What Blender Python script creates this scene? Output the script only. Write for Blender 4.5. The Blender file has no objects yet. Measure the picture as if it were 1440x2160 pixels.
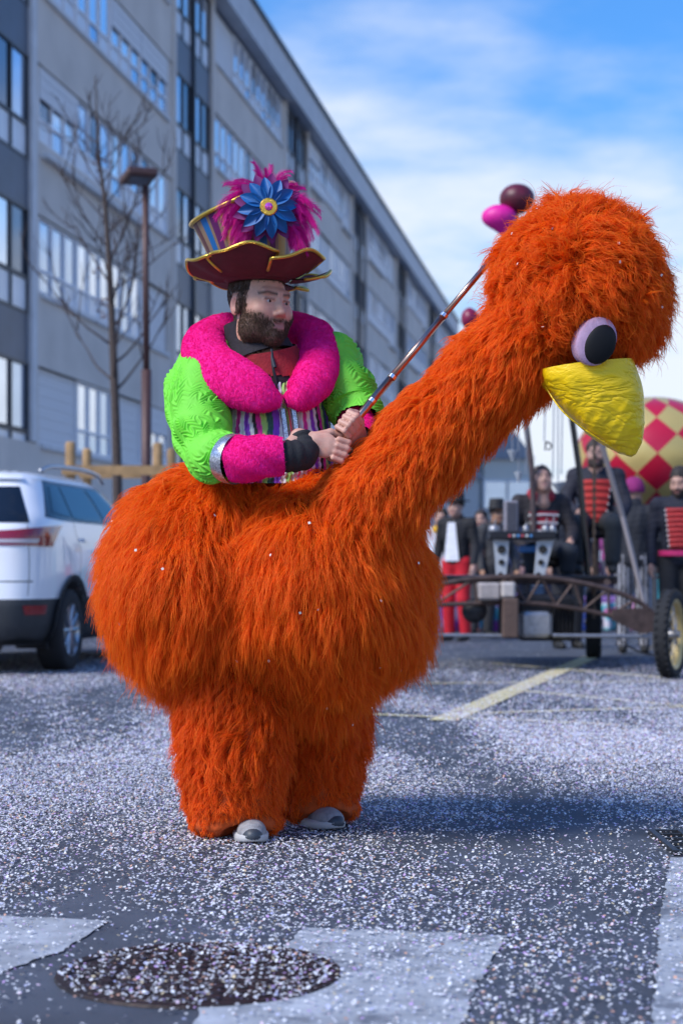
import bpy, math, random
import numpy as np
from mathutils import Vector, Matrix

# ------------------------------------------------------------------ camera, sky, sun, exposure
SC = bpy.context.scene
COL = SC.collection
FPX, PW, PH, HY, CH = 3800.0, 1440.0, 2160.0, 1200.0, 0.85   # focal length / frame in photo pixels, horizon row, camera height
cd = bpy.data.cameras.new('camera'); cam = bpy.data.objects.new('camera', cd); COL.objects.link(cam)
cam.location = (0, 0, CH); cam.rotation_euler = (math.radians(90), 0, 0)
cd.sensor_fit = 'VERTICAL'; cd.sensor_height = 36.0; cd.sensor_width = 24.0
cd.lens = 36.0 * FPX / PH; cd.shift_y = (HY - PH / 2) / PH
cd.clip_start = 0.05; cd.clip_end = 2000
cd.dof.use_dof = True; cd.dof.focus_distance = 5.45; cd.dof.aperture_fstop = 3.4; cd.dof.aperture_blades = 0
SC.camera = cam

SUN_DIR = Vector((-0.70, -0.46, 0.80)).normalized()          # from the scene towards the sun
wd = bpy.data.worlds.new('World'); SC.world = wd; wd.use_nodes = True
nt = wd.node_tree; N = nt.nodes; L = nt.links; N.clear()
out = N.new('ShaderNodeOutputWorld'); bg = N.new('ShaderNodeBackground'); bg.inputs[1].default_value = 0.118
sky = N.new('ShaderNodeTexSky'); sky.sky_type = 'NISHITA'; sky.sun_disc = False
sky.sun_elevation = math.asin(SUN_DIR.z); sky.sun_rotation = math.atan2(SUN_DIR.x, SUN_DIR.y)
sky.air_density = 1.6; sky.dust_density = 0.6; sky.ozone_density = 4.0
tc = N.new('ShaderNodeTexCoord'); sep = N.new('ShaderNodeSeparateXYZ')
L.new(tc.outputs['Generated'], sep.inputs[0])
def wmath(op, a, b=None, clamp=False):
    n = N.new('ShaderNodeMath'); n.operation = op; n.use_clamp = clamp
    for i, v in enumerate((a, b)):
        if v is None: continue
        if isinstance(v, (int, float)): n.inputs[i].default_value = v
        else: L.new(v, n.inputs[i])
    return n.outputs[0]
zz = wmath('MAXIMUM', sep.outputs[2], 0.0); den = wmath('ADD', zz, 0.22)
cx = wmath('DIVIDE', sep.outputs[0], den); cy = wmath('DIVIDE', sep.outputs[1], den)
cmb = N.new('ShaderNodeCombineXYZ'); L.new(cx, cmb.inputs[0]); L.new(cy, cmb.inputs[1])
def wnoise(scale, detail, off, rough=0.55, sx=1.0):
    mp = N.new('ShaderNodeMapping'); mp.inputs['Location'].default_value = off; mp.inputs['Scale'].default_value = (sx, 1, 1)
    L.new(cmb.outputs[0], mp.inputs[0])
    n = N.new('ShaderNodeTexNoise'); n.inputs['Scale'].default_value = scale; n.inputs['Detail'].default_value = detail
    n.inputs['Roughness'].default_value = rough; L.new(mp.outputs[0], n.inputs['Vector']); return n.outputs[0]
def wramp(v, a, b):
    n = N.new('ShaderNodeMapRange'); n.interpolation_type = 'SMOOTHSTEP'
    n.inputs[1].default_value = a; n.inputs[2].default_value = b; L.new(v, n.inputs[0]); return n.outputs[0]
big = wnoise(1.5, 5, (3.1, 0.4, 0), 0.5, 0.8)
fine = wnoise(5.0, 6, (1.0, 7.0, 0), 0.55, 0.8)
hz = wramp(wmath('SUBTRACT', 0.36, zz), 0.0, 0.30)                 # whiter air low over the horizon
cl = wmath('ADD', wmath('MULTIPLY', big, 0.72), wmath('MULTIPLY', fine, 0.30))
cl = wmath('ADD', cl, wmath('MULTIPLY', hz, 0.30))
cov = wmath('MULTIPLY', wramp(cl, 0.50, 0.79), 0.95)
mix = N.new('ShaderNodeMixRGB'); L.new(cov, mix.inputs[0])
tint = N.new('ShaderNodeMixRGB'); tint.blend_type = 'MULTIPLY'; tint.inputs[0].default_value = 1.0
tint.inputs[2].default_value = (0.20, 0.43, 0.76, 1); L.new(sky.outputs[0], tint.inputs[1])
L.new(tint.outputs[0], mix.inputs[1]); mix.inputs[2].default_value = (3.50, 3.75, 4.25, 1)
L.new(mix.outputs[0], bg.inputs[0]); L.new(bg.outputs[0], out.inputs[0])

sl = bpy.data.lights.new('sun', 'SUN'); sl.energy = 1.75; sl.angle = math.radians(20.0); sl.color = (1.0, 0.95, 0.88)
sun = bpy.data.objects.new('sun', sl); COL.objects.link(sun); sun.location = (-10, -10, 15)
sun.rotation_euler = SUN_DIR.to_track_quat('Z', 'Y').to_euler()
SC.view_settings.view_transform = 'Standard'; SC.view_settings.look = 'None'
SC.view_settings.exposure = 1.12; SC.view_settings.gamma = 1.0; SC.view_settings.use_curve_mapping = False
SC.cycles.use_denoising = True
SC.cycles.max_bounces = 6; SC.cycles.diffuse_bounces = 3; SC.cycles.glossy_bounces = 3; SC.cycles.transparent_max_bounces = 6
SC.cycles.sample_clamp_indirect = 6.0

# ------------------------------------------------------------------ helpers
rng = np.random.default_rng(7); random.seed(7)
def P(px, py, Y):                                  # a point read off the photo and set at its own distance Y
    return np.array([(px - 720) / FPX * Y, Y, CH + (HY - py) / FPX * Y])
def mpp(Y): return Y / FPX                         # metres per photo pixel at distance Y
def A(*v): return np.array(v, float)
def unit(v): v = np.asarray(v, float); return v / (np.linalg.norm(v) + 1e-12)

def M(name, col, rough=0.6, metal=0.0, var=0.0, vscale=20, bump=0.0, bscale=60, coat=0.0, sheen=0.0, spec=0.5, attr=None, flake=0.0, trans=0.0):
    m = bpy.data.materials.new(name); m.use_nodes = True
    t = m.node_tree; b = t.nodes['Principled BSDF']
    b.inputs['Roughness'].default_value = rough; b.inputs['Metallic'].default_value = metal
    b.inputs['Specular IOR Level'].default_value = spec
    if coat: b.inputs['Coat Weight'].default_value = coat; b.inputs['Coat Roughness'].default_value = 0.05
    if sheen: b.inputs['Sheen Weight'].default_value = sheen; b.inputs['Sheen Tint'].default_value = (*col, 1) if col else (1, 1, 1, 1)
    co = t.nodes.new('ShaderNodeTexCoord')
    src = None
    if attr:
        a = t.nodes.new('ShaderNodeAttribute'); a.attribute_name = attr; src = a.outputs['Color']
    else:
        b.inputs['Base Color'].default_value = (*col, 1)
    if var:
        n = t.nodes.new('ShaderNodeTexNoise'); n.inputs['Scale'].default_value = vscale; n.inputs['Detail'].default_value = 6
        t.links.new(co.outputs['Object'], n.inputs['Vector'])
        r = t.nodes.new('ShaderNodeMapRange'); r.inputs[1].default_value = 0.3; r.inputs[2].default_value = 0.7
        r.inputs[3].default_value = 1 - var; r.inputs[4].default_value = 1 + var; t.links.new(n.outputs[0], r.inputs[0])
        x = t.nodes.new('ShaderNodeVectorMath'); x.operation = 'SCALE'
        if src: t.links.new(src, x.inputs[0])
        else: x.inputs[0].default_value = col
        t.links.new(r.outputs[0], x.inputs['Scale']); src = x.outputs[0]
    if src: t.links.new(src, b.inputs['Base Color'])
    if flake:
        v = t.nodes.new('ShaderNodeTexVoronoi'); v.inputs['Scale'].default_value = 210; t.links.new(co.outputs['Object'], v.inputs['Vector'])
        bp = t.nodes.new('ShaderNodeBump'); bp.inputs['Strength'].default_value = flake; bp.inputs['Distance'].default_value = 0.004
        sp = t.nodes.new('ShaderNodeSeparateColor'); t.links.new(v.outputs['Color'], sp.inputs[0])
        t.links.new(sp.outputs[0], bp.inputs['Height']); t.links.new(bp.outputs[0], b.inputs['Normal'])
    elif bump:
        n = t.nodes.new('ShaderNodeTexNoise'); n.inputs['Scale'].default_value = bscale; n.inputs['Detail'].default_value = 5
        t.links.new(co.outputs['Object'], n.inputs['Vector'])
        bp = t.nodes.new('ShaderNodeBump'); bp.inputs['Strength'].default_value = bump; bp.inputs['Distance'].default_value = 0.01
        t.links.new(n.outputs[0], bp.inputs['Height']); t.links.new(bp.outputs[0], b.inputs['Normal'])
    if trans:
        tr = t.nodes.new('ShaderNodeBsdfTranslucent'); mx = t.nodes.new('ShaderNodeMixShader'); mx.inputs[0].default_value = trans
        if src: t.links.new(src, tr.inputs[0])
        else: tr.inputs[0].default_value = (*col, 1)
        o = t.nodes['Material Output']
        t.links.new(b.outputs[0], mx.inputs[1]); t.links.new(tr.outputs[0], mx.inputs[2]); t.links.new(mx.outputs[0], o.inputs[0])
    return m

def hair_mat(name, c0, c1, rough=0.45, trans=0.25, c2=None):
    m = bpy.data.materials.new(name); m.use_nodes = True; t = m.node_tree; b = t.nodes['Principled BSDF']
    hi = t.nodes.new('ShaderNodeHairInfo'); r = t.nodes.new('ShaderNodeValToRGB')
    r.color_ramp.elements[0].color = (*c0, 1); r.color_ramp.elements[1].color = (*c1, 1)
    if c2:
        e = r.color_ramp.elements.new(0.93); e.color = (*c1, 1); r.color_ramp.elements[2].color = (*c2, 1)
    t.links.new(hi.outputs['Random'], r.inputs[0]); t.links.new(r.outputs[0], b.inputs['Base Color'])
    b.inputs['Roughness'].default_value = rough; b.inputs['Specular IOR Level'].default_value = 0.25
    tr = t.nodes.new('ShaderNodeBsdfTranslucent'); t.links.new(r.outputs[0], tr.inputs[0])
    mx = t.nodes.new('ShaderNodeMixShader'); mx.inputs[0].default_value = trans; o = t.nodes['Material Output']
    t.links.new(b.outputs[0], mx.inputs[1]); t.links.new(tr.outputs[0], mx.inputs[2]); t.links.new(mx.outputs[0], o.inputs[0])
    return m

def tag(o, label=None, cat=None, group=None, kind=None):
    if label: o['label'] = label
    if cat: o['category'] = cat
    if group: o['group'] = group
    if kind: o['kind'] = kind
    return o
def thing(name, loc, label, cat, group=None, rz=0.0):
    o = bpy.data.objects.new(name, None); COL.objects.link(o); o.location = tuple(loc); o.rotation_euler = (0, 0, rz)
    o.empty_display_size = 0.1
    return tag(o, label, cat, group)
def parent_world(o, p):                            # child whose vertices are given in world space
    o.parent = p
    if p.type == 'EMPTY':
        o.matrix_parent_inverse = (Matrix.Translation(p.location) @ p.rotation_euler.to_matrix().to_4x4()).inverted()
def mesh(name, V, F, mat=None, cols=None, smooth=True):
    me = bpy.data.meshes.new(name)
    if isinstance(F, np.ndarray):
        n, k = F.shape; V = np.asarray(V, np.float32)
        me.vertices.add(len(V)); me.vertices.foreach_set('co', V.ravel())
        me.loops.add(n * k); me.loops.foreach_set('vertex_index', F.astype(np.int32).ravel())
        me.polygons.add(n); me.polygons.foreach_set('loop_start', np.arange(0, n * k, k, dtype=np.int32))
        me.update(calc_edges=True); me.validate()
    else:
        me.from_pydata([tuple(v) for v in V], [], [tuple(f) for f in F]); me.update()
    if smooth and len(me.polygons): me.polygons.foreach_set('use_smooth', np.ones(len(me.polygons), bool))
    if cols is not None:
        ca = me.color_attributes.new('Col', 'FLOAT_COLOR', 'POINT')
        c4 = np.ones((len(V), 4), np.float32); c4[:, :3] = cols; ca.data.foreach_set('color', c4.ravel())
    if mat: me.materials.append(mat)
    return me
def obj(name, V, F, mat, parent=None, cols=None, smooth=True, local=False):
    o = bpy.data.objects.new(name, mesh(name, V, F, mat, cols, smooth)); COL.objects.link(o)
    if parent is not None:
        if local: o.parent = parent
        else: parent_world(o, parent)
    return o
def inst(name, me, parent=None, loc=(0, 0, 0), rot=(0, 0, 0), sc=(1, 1, 1)):   # a piece that shares its mesh
    o = bpy.data.objects.new(name, me); COL.objects.link(o); o.location = tuple(loc); o.rotation_euler = rot; o.scale = sc
    if parent is not None: o.parent = parent
    return o

class MB:
    """collects primitive shapes of ONE part"""
    def __init__(s): s.V = []; s.F = []
    def add(s, V, F):
        b = len(s.V); s.V += [tuple(map(float, v)) for v in V]; s.F += [tuple(int(i) + b for i in f) for f in F]; return s
    def box(s, c, d, R=None, bev=0.0):
        hx, hy, hz_ = d[0] / 2, d[1] / 2, d[2] / 2
        if bev <= 0:
            V = [(x, y, z) for x in (-hx, hx) for y in (-hy, hy) for z in (-hz_, hz_)]
            F = [(0, 1, 3, 2), (4, 6, 7, 5), (0, 4, 5, 1), (2, 3, 7, 6), (0, 2, 6, 4), (1, 5, 7, 3)]
        else:
            b = min(bev, hx * .9, hy * .9)
            ring = [(-hx + b, -hy), (hx - b, -hy), (hx, -hy + b), (hx, hy - b), (hx - b, hy), (-hx + b, hy), (-hx, hy - b), (-hx, -hy + b)]
            bz = min(b, hz_ * .9); V = []; F = []
            for z, k in ((-hz_, 1 - bz / max(hx, hy)), (-hz_ + bz, 1), (hz_ - bz, 1), (hz_, 1 - bz / max(hx, hy))):
                V += [(x * k, y * k, z) for x, y in ring]
            for r in range(3):
                for i in range(8): F.append((r * 8 + i, r * 8 + (i + 1) % 8, r * 8 + 8 + (i + 1) % 8, r * 8 + 8 + i))
            F.append(tuple(range(7, -1, -1))); F.append(tuple(range(24, 32)))
        V = np.array(V)
        if R is not None: V = V @ np.array(R).T
        return s.add(V + np.array(c), F)
    def tube(s, pts, r, seg=10, cap=True):
        pts = [np.array(p, float) for p in pts]; n = len(pts)
        rs = [r] * n if np.isscalar(r) else list(r)
        V = []; up = None
        for i, p in enumerate(pts):
            t = unit(pts[min(i + 1, n - 1)] - pts[max(i - 1, 0)])
            if up is None:
                up = np.array([0, 0, 1.]) if abs(t[2]) < .9 else np.array([1., 0, 0])
            a = unit(np.cross(t, up)); b = np.cross(a, t); up = b
            for k in range(seg):
                w = 2 * math.pi * k / seg; V.append(p + rs[i] * (math.cos(w) * a + math.sin(w) * b))
        F = [(i * seg + k, i * seg + (k + 1) % seg, (i + 1) * seg + (k + 1) % seg, (i + 1) * seg + k) for i in range(n - 1) for k in range(seg)]
        if cap: F.append(tuple(range(seg - 1, -1, -1))); F.append(tuple((n - 1) * seg + k for k in range(seg)))
        return s.add(V, F)
    def prism(s, poly, o, ex, ey, ez, th):          # outline poly in the ex/ey plane, thickness th along ez
        ex, ey, ez, o = map(np.array, (ex, ey, ez, o)); n = len(poly)
        V = [o + x * ex + y * ey for x, y in poly] + [o + x * ex + y * ey + th * ez for x, y in poly]
        F = [tuple(range(n - 1, -1, -1)), tuple(range(n, 2 * n))] + [(i, (i + 1) % n, n + (i + 1) % n, n + i) for i in range(n)]
        return s.add(V, F)
    def lathe(s, prof, c, axis=(0, 0, 1), seg=24):  # prof: (radius, height along axis)
        ax = unit(axis); u = unit(np.cross(ax, (0, 1, 0) if abs(ax[1]) < .9 else (1, 0, 0))); v = np.cross(ax, u); c = np.array(c, float)
        V = [c + h * ax + max(r, 1e-4) * (math.cos(2 * math.pi * k / seg) * u + math.sin(2 * math.pi * k / seg) * v) for r, h in prof for k in range(seg)]
        F = [(i * seg + k, i * seg + (k + 1) % seg, (i + 1) * seg + (k + 1) % seg, (i + 1) * seg + k) for i in range(len(prof) - 1) for k in range(seg)]
        return s.add(V, F)
    def build(s, name, mat, parent=None, smooth=False, local=False): return obj(name, s.V, s.F, mat, parent, smooth=smooth, local=local)
    def mesh(s, name, mat, smooth=False): return mesh(name, s.V, s.F, mat, smooth=smooth)

# ---- signed-distance sculpting with a small surface-nets mesher (continuous organic bodies)
class SDF:
    def __init__(s, lo, hi, h):
        s.h = h; s.lo = np.array(lo, float); s.n = np.ceil((np.array(hi) - s.lo) / h).astype(int) + 1
        s.f = np.full(s.n, 1e3, np.float32); s.ax = [s.lo[i] + h * np.arange(s.n[i]) for i in range(3)]
    def _sl(s, lo, hi):
        a = np.clip(np.floor((lo - s.lo) / s.h).astype(int), 0, s.n); b = np.clip(np.ceil((hi - s.lo) / s.h).astype(int) + 1, 0, s.n)
        return tuple(slice(x, y) for x, y in zip(a, b))
    def _xyz(s, sl): return np.meshgrid(*(s.ax[i][sl[i]] for i in range(3)), indexing='ij', sparse=True)
    def _op(s, sl, d, k, sub):
        f = s.f[sl]; d = d.astype(np.float32)
        if sub:
            hh = np.clip(.5 - .5 * (f + d) / k, 0, 1); s.f[sl] = f + (-d - f) * hh + k * hh * (1 - hh)
        else:
            hh = np.clip(.5 + .5 * (d - f) / k, 0, 1); s.f[sl] = d + (f - d) * hh - k * hh * (1 - hh)
    def ell(s, c, r, k=.02, R=None, sub=False):
        c = np.array(c, float); r = np.array([r] * 3 if np.isscalar(r) else r, float); m = (r.max() if R is not None else r) + 2.5 * k + 4 * s.h
        sl = s._sl(c - m, c + m); X, Y, Z = s._xyz(sl)
        if 0 in s.f[sl].shape: return s
        x, y, z = X - c[0], Y - c[1], Z - c[2]
        if R is not None:
            R = np.array(R); x, y, z = (R[0, i] * x + R[1, i] * y + R[2, i] * z for i in range(3))
        k0 = np.sqrt((x / r[0]) ** 2 + (y / r[1]) ** 2 + (z / r[2]) ** 2); k1 = np.sqrt((x / r[0] ** 2) ** 2 + (y / r[1] ** 2) ** 2 + (z / r[2] ** 2) ** 2)
        s._op(sl, k0 * (k0 - 1) / (k1 + 1e-6), k, sub); return s
    def cone(s, a, b, ra, rb=None, k=.02, sub=False):
        rb = ra if rb is None else rb; a = np.array(a, float); b = np.array(b, float); m = max(ra, rb) + 2.5 * k + 4 * s.h
        sl = s._sl(np.minimum(a, b) - m, np.maximum(a, b) + m); X, Y, Z = s._xyz(sl)
        if 0 in s.f[sl].shape: return s
        ba = b - a; t = np.clip(((X - a[0]) * ba[0] + (Y - a[1]) * ba[1] + (Z - a[2]) * ba[2]) / (ba @ ba + 1e-12), 0, 1)
        d = np.sqrt((X - a[0] - t * ba[0]) ** 2 + (Y - a[1] - t * ba[1]) ** 2 + (Z - a[2] - t * ba[2]) ** 2) - (ra + (rb - ra) * t)
        s._op(sl, d, k, sub); return s
    def chain(s, pts, rs, k=.02):
        for i in range(len(pts) - 1): s.cone(pts[i], pts[i + 1], rs[i], rs[i + 1], k)
        return s
    def cut(s, n, d):                                # keep n.p < d
        X, Y, Z = s._xyz(tuple(slice(0, q) for q in s.n)); s.f = np.maximum(s.f, (n[0] * X + n[1] * Y + n[2] * Z - d).astype(np.float32)); return s
    def mesh(s):
        f = np.pad(s.f, 1, constant_values=1e3); ins = f < 0; n = f.shape; c = tuple(q - 1 for q in n)
        acc = np.zeros(c + (3,), np.float32); cnt = np.zeros(c, np.float32)
        S = lambda o, ax=None: tuple(slice(o[i], o[i] + c[i]) for i in range(3))
        for ax in range(3):
            o1, o2 = [i for i in range(3) if i != ax]
            for p in (0, 1):
                for q in (0, 1):
                    a = [0, 0, 0]; a[o1] = p; a[o2] = q; b = list(a); b[ax] = 1
                    fa = f[S(a)]; fb = f[S(b)]; x = (fa < 0) != (fb < 0)
                    t = np.where(x, fa / np.where(x, fa - fb, 1), 0)
                    for i in range(3):
                        acc[..., i] += np.where(x, t if i == ax else a[i], 0)
                    cnt += x
        act = cnt > 0; idx = np.full(c, -1, np.int64); idx[act] = np.arange(act.sum())
        ijk = np.argwhere(act); V = (ijk + acc[act] / cnt[act][:, None] - 1) * s.h + s.lo
        Fs = []
        for ax in range(3):
            o1, o2 = (ax + 1) % 3, (ax + 2) % 3
            a = [slice(None)] * 3; b = [slice(None)] * 3; a[ax] = slice(0, -1); b[ax] = slice(1, None)
            sa, sb = ins[tuple(a)], ins[tuple(b)]; e = np.argwhere(sa != sb); e = e[(e[:, o1] > 0) & (e[:, o2] > 0) & (e[:, o1] < c[o1]) & (e[:, o2] < c[o2])]
            if not len(e): continue
            flip = sa[tuple(e.T)]
            def g(d1, d2): w = e.copy(); w[:, o1] -= d1; w[:, o2] -= d2; return idx[tuple(w.T)]
            q = np.stack([g(1, 1), g(0, 1), g(0, 0), g(1, 0)], 1); q[~flip] = q[~flip][:, ::-1]; Fs.append(q)
        F = np.concatenate(Fs); F = F[(F >= 0).all(1)]
        return V, F
def smoothv(V, F, it=2, lam=.5):
    for _ in range(it):
        acc = np.zeros_like(V); cnt = np.zeros(len(V))
        for a, b in ((0, 1), (1, 2), (2, 3), (3, 0)):
            np.add.at(acc, F[:, a], V[F[:, b]]); np.add.at(acc, F[:, b], V[F[:, a]]); np.add.at(cnt, F[:, a], 1); np.add.at(cnt, F[:, b], 1)
        V = V + lam * (acc / np.maximum(cnt, 1)[:, None] - V)
    return V
def vnormals(V, F):
    n = np.cross(V[F[:, 2]] - V[F[:, 0]], V[F[:, 3 if F.shape[1] > 3 else 1]] - V[F[:, 1 if F.shape[1] > 3 else 0]])
    if F.shape[1] == 3: n = np.cross(V[F[:, 1]] - V[F[:, 0]], V[F[:, 2]] - V[F[:, 0]])
    out_ = np.zeros_like(V)
    for k in range(F.shape[1]): np.add.at(out_, F[:, k], n)
    return out_ / (np.linalg.norm(out_, axis=1, keepdims=True) + 1e-12)
_W = np.random.default_rng(3).normal(size=(24, 3)); _PH = np.random.default_rng(4).uniform(0, 6.28, 24)
def snoise(p, freq, o=0):                          # cheap smooth noise, about -1..1
    r = 0
    for j in range(6):
        q = (j + o * 3) % 24; r = r + np.sin(p @ (_W[q] * freq * (1 + .35 * j)) + _PH[q] + o)
    return r / 3.2
def catmull(pts, n):
    p = np.array(pts, float); p = np.vstack([2 * p[0] - p[1], p, 2 * p[-1] - p[-2]]); m = len(p) - 3; res = []
    for t in np.linspace(0, m - 1e-6, n):
        i = int(t); u = t - i; a, b, c, d = p[i:i + 4]
        res.append(.5 * ((2 * b) + (c - a) * u + (2 * a - 5 * b + 4 * c - d) * u * u + (3 * b - a - 3 * c + d) * u ** 3))
    return np.array(res)
def sweep(path, ra, rb, up, nu, nv, disp=None, close=True, capends=False):
    """loft of ellipses (ra across, rb along up) along a smooth path; disp(u_m, v_m, ang)->offset"""
    C = catmull(path, nu); RA = catmull(np.array(ra)[:, None], nu)[:, 0]; RB = catmull(np.array(rb)[:, None], nu)[:, 0]
    T = np.gradient(C, axis=0); T /= np.linalg.norm(T, axis=1, keepdims=True)
    up = np.array(up, float); V = []; s = np.concatenate([[0], np.cumsum(np.linalg.norm(np.diff(C, axis=0), axis=1))])
    ang = np.linspace(0, 2 * math.pi, nv, endpoint=False)
    for i in range(nu):
        a = unit(np.cross(T[i], up)); b = np.cross(a, T[i])
        d = np.cos(ang)[:, None] * a * RA[i] + np.sin(ang)[:, None] * b * RB[i]
        if disp is not None:
            d = d * (1 + disp(np.full(nv, s[i]), ang * (RA[i] + RB[i]) / 2, ang) / np.linalg.norm(d, axis=1))[:, None]
        V.append(C[i] + d)
    V = np.concatenate(V); i, k = np.meshgrid(np.arange(nu - 1), np.arange(nv), indexing='ij'); k2 = (k + 1) % nv
    F = np.stack([i * nv + k2, i * nv + k, (i + 1) * nv + k, (i + 1) * nv + k2], -1).reshape(-1, 4)
    return V, F

# ---- fur as hair curves, rooted on a mesh, in locks
def curves(name, pts, rad, mat, parent):
    n, k, _ = pts.shape; cu = bpy.data.hair_curves.new(name); cu.add_curves([k] * n)
    cu.attributes['position'].data.foreach_set('vector', pts.astype(np.float32).ravel())
    ra = cu.attributes.get('radius') or cu.attributes.new('radius', 'FLOAT', 'POINT')
    ra.data.foreach_set('value', np.broadcast_to(rad, (n, k)).astype(np.float32).ravel())
    cu.materials.append(mat); o = bpy.data.objects.new(name, cu); COL.objects.link(o)
    if parent is not None: parent_world(o, parent)
    o['kind'] = 'stuff'; return o
def sample(V, F, n, r, w=None):
    T = np.concatenate([F[:, [0, 1, 2]], F[:, [0, 2, 3]]]) if F.shape[1] == 4 else F
    a = np.linalg.norm(np.cross(V[T[:, 1]] - V[T[:, 0]], V[T[:, 2]] - V[T[:, 0]]), axis=1)
    if w is not None: a = a * w[T].mean(1)
    t = T[r.choice(len(T), n, p=a / a.sum())]; u = r.random((n, 2)); q = u.sum(1) > 1; u[q] = 1 - u[q]
    NR = vnormals(V, F); b = np.stack([1 - u.sum(1), u[:, 0], u[:, 1]], 1)
    p = np.einsum('ij,ijk->ik', b, V[t]); nn = np.einsum('ij,ijk->ik', b, NR[t])
    return p, nn / np.linalg.norm(nn, axis=1, keepdims=True)
def fur(name, V, F, locks, per, length, mat, parent, lift=.5, droop=1.0, curl=.25, tight=.7, lockr=.012, rad=.0009, K=7, swirl=.35, comb=None, w=None, seed=1, lenfn=None, sfreq=9):
    r = np.random.default_rng(seed); p, n = sample(V, F, locks, r, w)
    g = A(0, 0, -1) if comb is None else None
    g = np.tile(g, (locks, 1)) if comb is None else comb(p, n)
    sw = np.stack([snoise(p, sfreq, o) for o in (0, 1, 2)], 1); g = g + swirl * sw + .18 * r.normal(size=(locks, 3))
    gt = g - (g * n).sum(1, keepdims=True) * n * .9; gt /= np.linalg.norm(gt, axis=1, keepdims=True) + 1e-9
    Lk = length * r.uniform(.7, 1.25, locks)
    if lenfn is not None: Lk = Lk * lenfn(p)
    ll = np.clip(lift + .25 * r.normal(size=locks), .05, 2)[:, None]
    d0 = n * ll + gt * .6; d1 = gt * .8 + A(0, 0, -1) * droop * .6 + n * ll * .25
    d0 /= np.linalg.norm(d0, axis=1, keepdims=True); d1 /= np.linalg.norm(d1, axis=1, keepdims=True) + 1e-9
    bx = np.cross(n, gt); ph = r.uniform(0, 6.28, locks); fq = r.uniform(.6, 1.5, locks)
    t = np.linspace(0, 1, K); cen = [p]
    for i in range(1, K):
        u = t[i]; d = d0 * (1 - u) + d1 * u + bx * (curl * np.sin(ph + u * 6.28 * fq))[:, None] + n * (curl * .6 * np.cos(ph * 1.7 + u * 6.28 * fq))[:, None]
        d /= np.linalg.norm(d, axis=1, keepdims=True); cen.append(cen[-1] + d * (Lk / (K - 1))[:, None])
    cen = np.stack(cen, 1)                                                       # locks,K,3
    a = np.repeat(np.arange(locks), per); m = len(a)
    off = (r.normal(size=(m, 1)) * gt[a] + r.normal(size=(m, 1)) * bx[a]) * lockr
    ln = r.uniform(.6, 1.1, m)[:, None]; tt = t[None, :] * ln                     # shorter strands in a lock
    x = tt * (K - 1); i0 = np.clip(x.astype(int), 0, K - 2); fr = (x - i0)[..., None]
    base = cen[a[:, None], i0] * (1 - fr) + cen[a[:, None], i0 + 1] * fr
    pts = base + off[:, None, :] * (1 - tight * t[None, :, None] ** .8)
    fz = r.normal(size=(m, 3)) * (length * .05)
    pts = pts + fz[:, None, :] * (t ** 1.5)[None, :, None]
    rr = rad * (1 - .75 * t ** 2)[None, :] * r.uniform(.7, 1.3, m)[:, None]
    return curves(name, pts, rr, mat, parent)
def Rz(a): c, s_ = math.cos(a), math.sin(a); return np.array([[c, -s_, 0], [s_, c, 0], [0, 0, 1]])
def Rx(a): c, s_ = math.cos(a), math.sin(a); return np.array([[1, 0, 0], [0, c, -s_], [0, s_, c]])
def Ry(a): c, s_ = math.cos(a), math.sin(a); return np.array([[c, 0, s_], [0, 1, 0], [-s_, 0, c]])
def basis(x, z):                                   # columns x, y, z with z fixed
    z = unit(z); x = unit(np.asarray(x) - np.dot(x, z) * z); return np.stack([x, np.cross(z, x), z], 1)
# ------------------------------------------------------------------ the setting: road, pavement, markings
def asphalt():
    m = M('asphalt', (.062, .072, .094), .82, var=.35, vscale=2.2, bump=.35, bscale=160)
    return m
GM = asphalt()
g = obj('road', [(-400, -60, 0), (400, -60, 0), (400, 900, 0), (-400, 900, 0)], [(0, 1, 2, 3)], GM, smooth=False); tag(g, kind='structure')
FD = unit(A(.1526, 1, 0)); FN = A(FD[1], -FD[0], 0)                       # along the facade / out of the facade
def along(o, s, out_, z=0.0): return o + FD * s + FN * out_ + A(0, 0, z)
K0 = A(-4.75, 14.5, 0)
mb = MB(); w0, w1 = along(K0, -30, 0), along(K0, 75, 0)
mb.prism([(0, 0), (105, 0), (105, 3.6), (0, 3.6)], w0 + A(0, 0, 0), FD, -FN, A(0, 0, 1), .13)
pv = mb.build('pavement', M('paving', (.30, .30, .31), .85, var=.2, vscale=1.5, bump=.2), None); tag(pv, kind='structure')
KM = M('kerb_stone', (.42, .42, .42), .8, var=.2, vscale=4, bump=.2)
kb = MB().prism([(-.06, 0), (.12, 0), (.12, .145), (-.06, .145)], A(0, 0, 0), A(1, 0, 0), A(0, 0, 1), A(0, 1, 0), .98).mesh('kerb_stone', KM)
kr = tag(thing('kerb', tuple(K0), None, None), kind='structure')
for i in range(48):
    c = along(K0, -14 + i, 0) ; o = inst('kerb_stone', kb, kr, tuple(c - K0), (0, 0, math.atan2(FD[1], FD[0]) - math.pi / 2))
def strip(name, pts, mat, z, kind='structure'):
    o = obj(name, [(p[0], p[1], z) for p in pts], [tuple(range(len(pts)))], mat, smooth=False); tag(o, kind=kind); return o
GT = M('gutter', (.035, .038, .045), .8, var=.3, vscale=6)
q0 = A(-2.42, 12.6, 0)
strip('gutter', [along(q0, -9, -.09), along(q0, -9, .09), along(q0, 60, .09), along(q0, 60, -.09)], GT, .004)
YL = M('yellow_line_paint', (.62, .53, .28), .7, var=.3, vscale=14)
def gp(px, py): Y = CH * FPX / (py - HY); return A((px - 720) / FPX * Y, Y, 0)
def line(a, b, w, z=.004):
    d = unit(b - a); n = A(-d[1], d[0], 0) * w / 2; strip('road_line', [a - n, b - n, b + n, a + n], YL, z)
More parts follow.
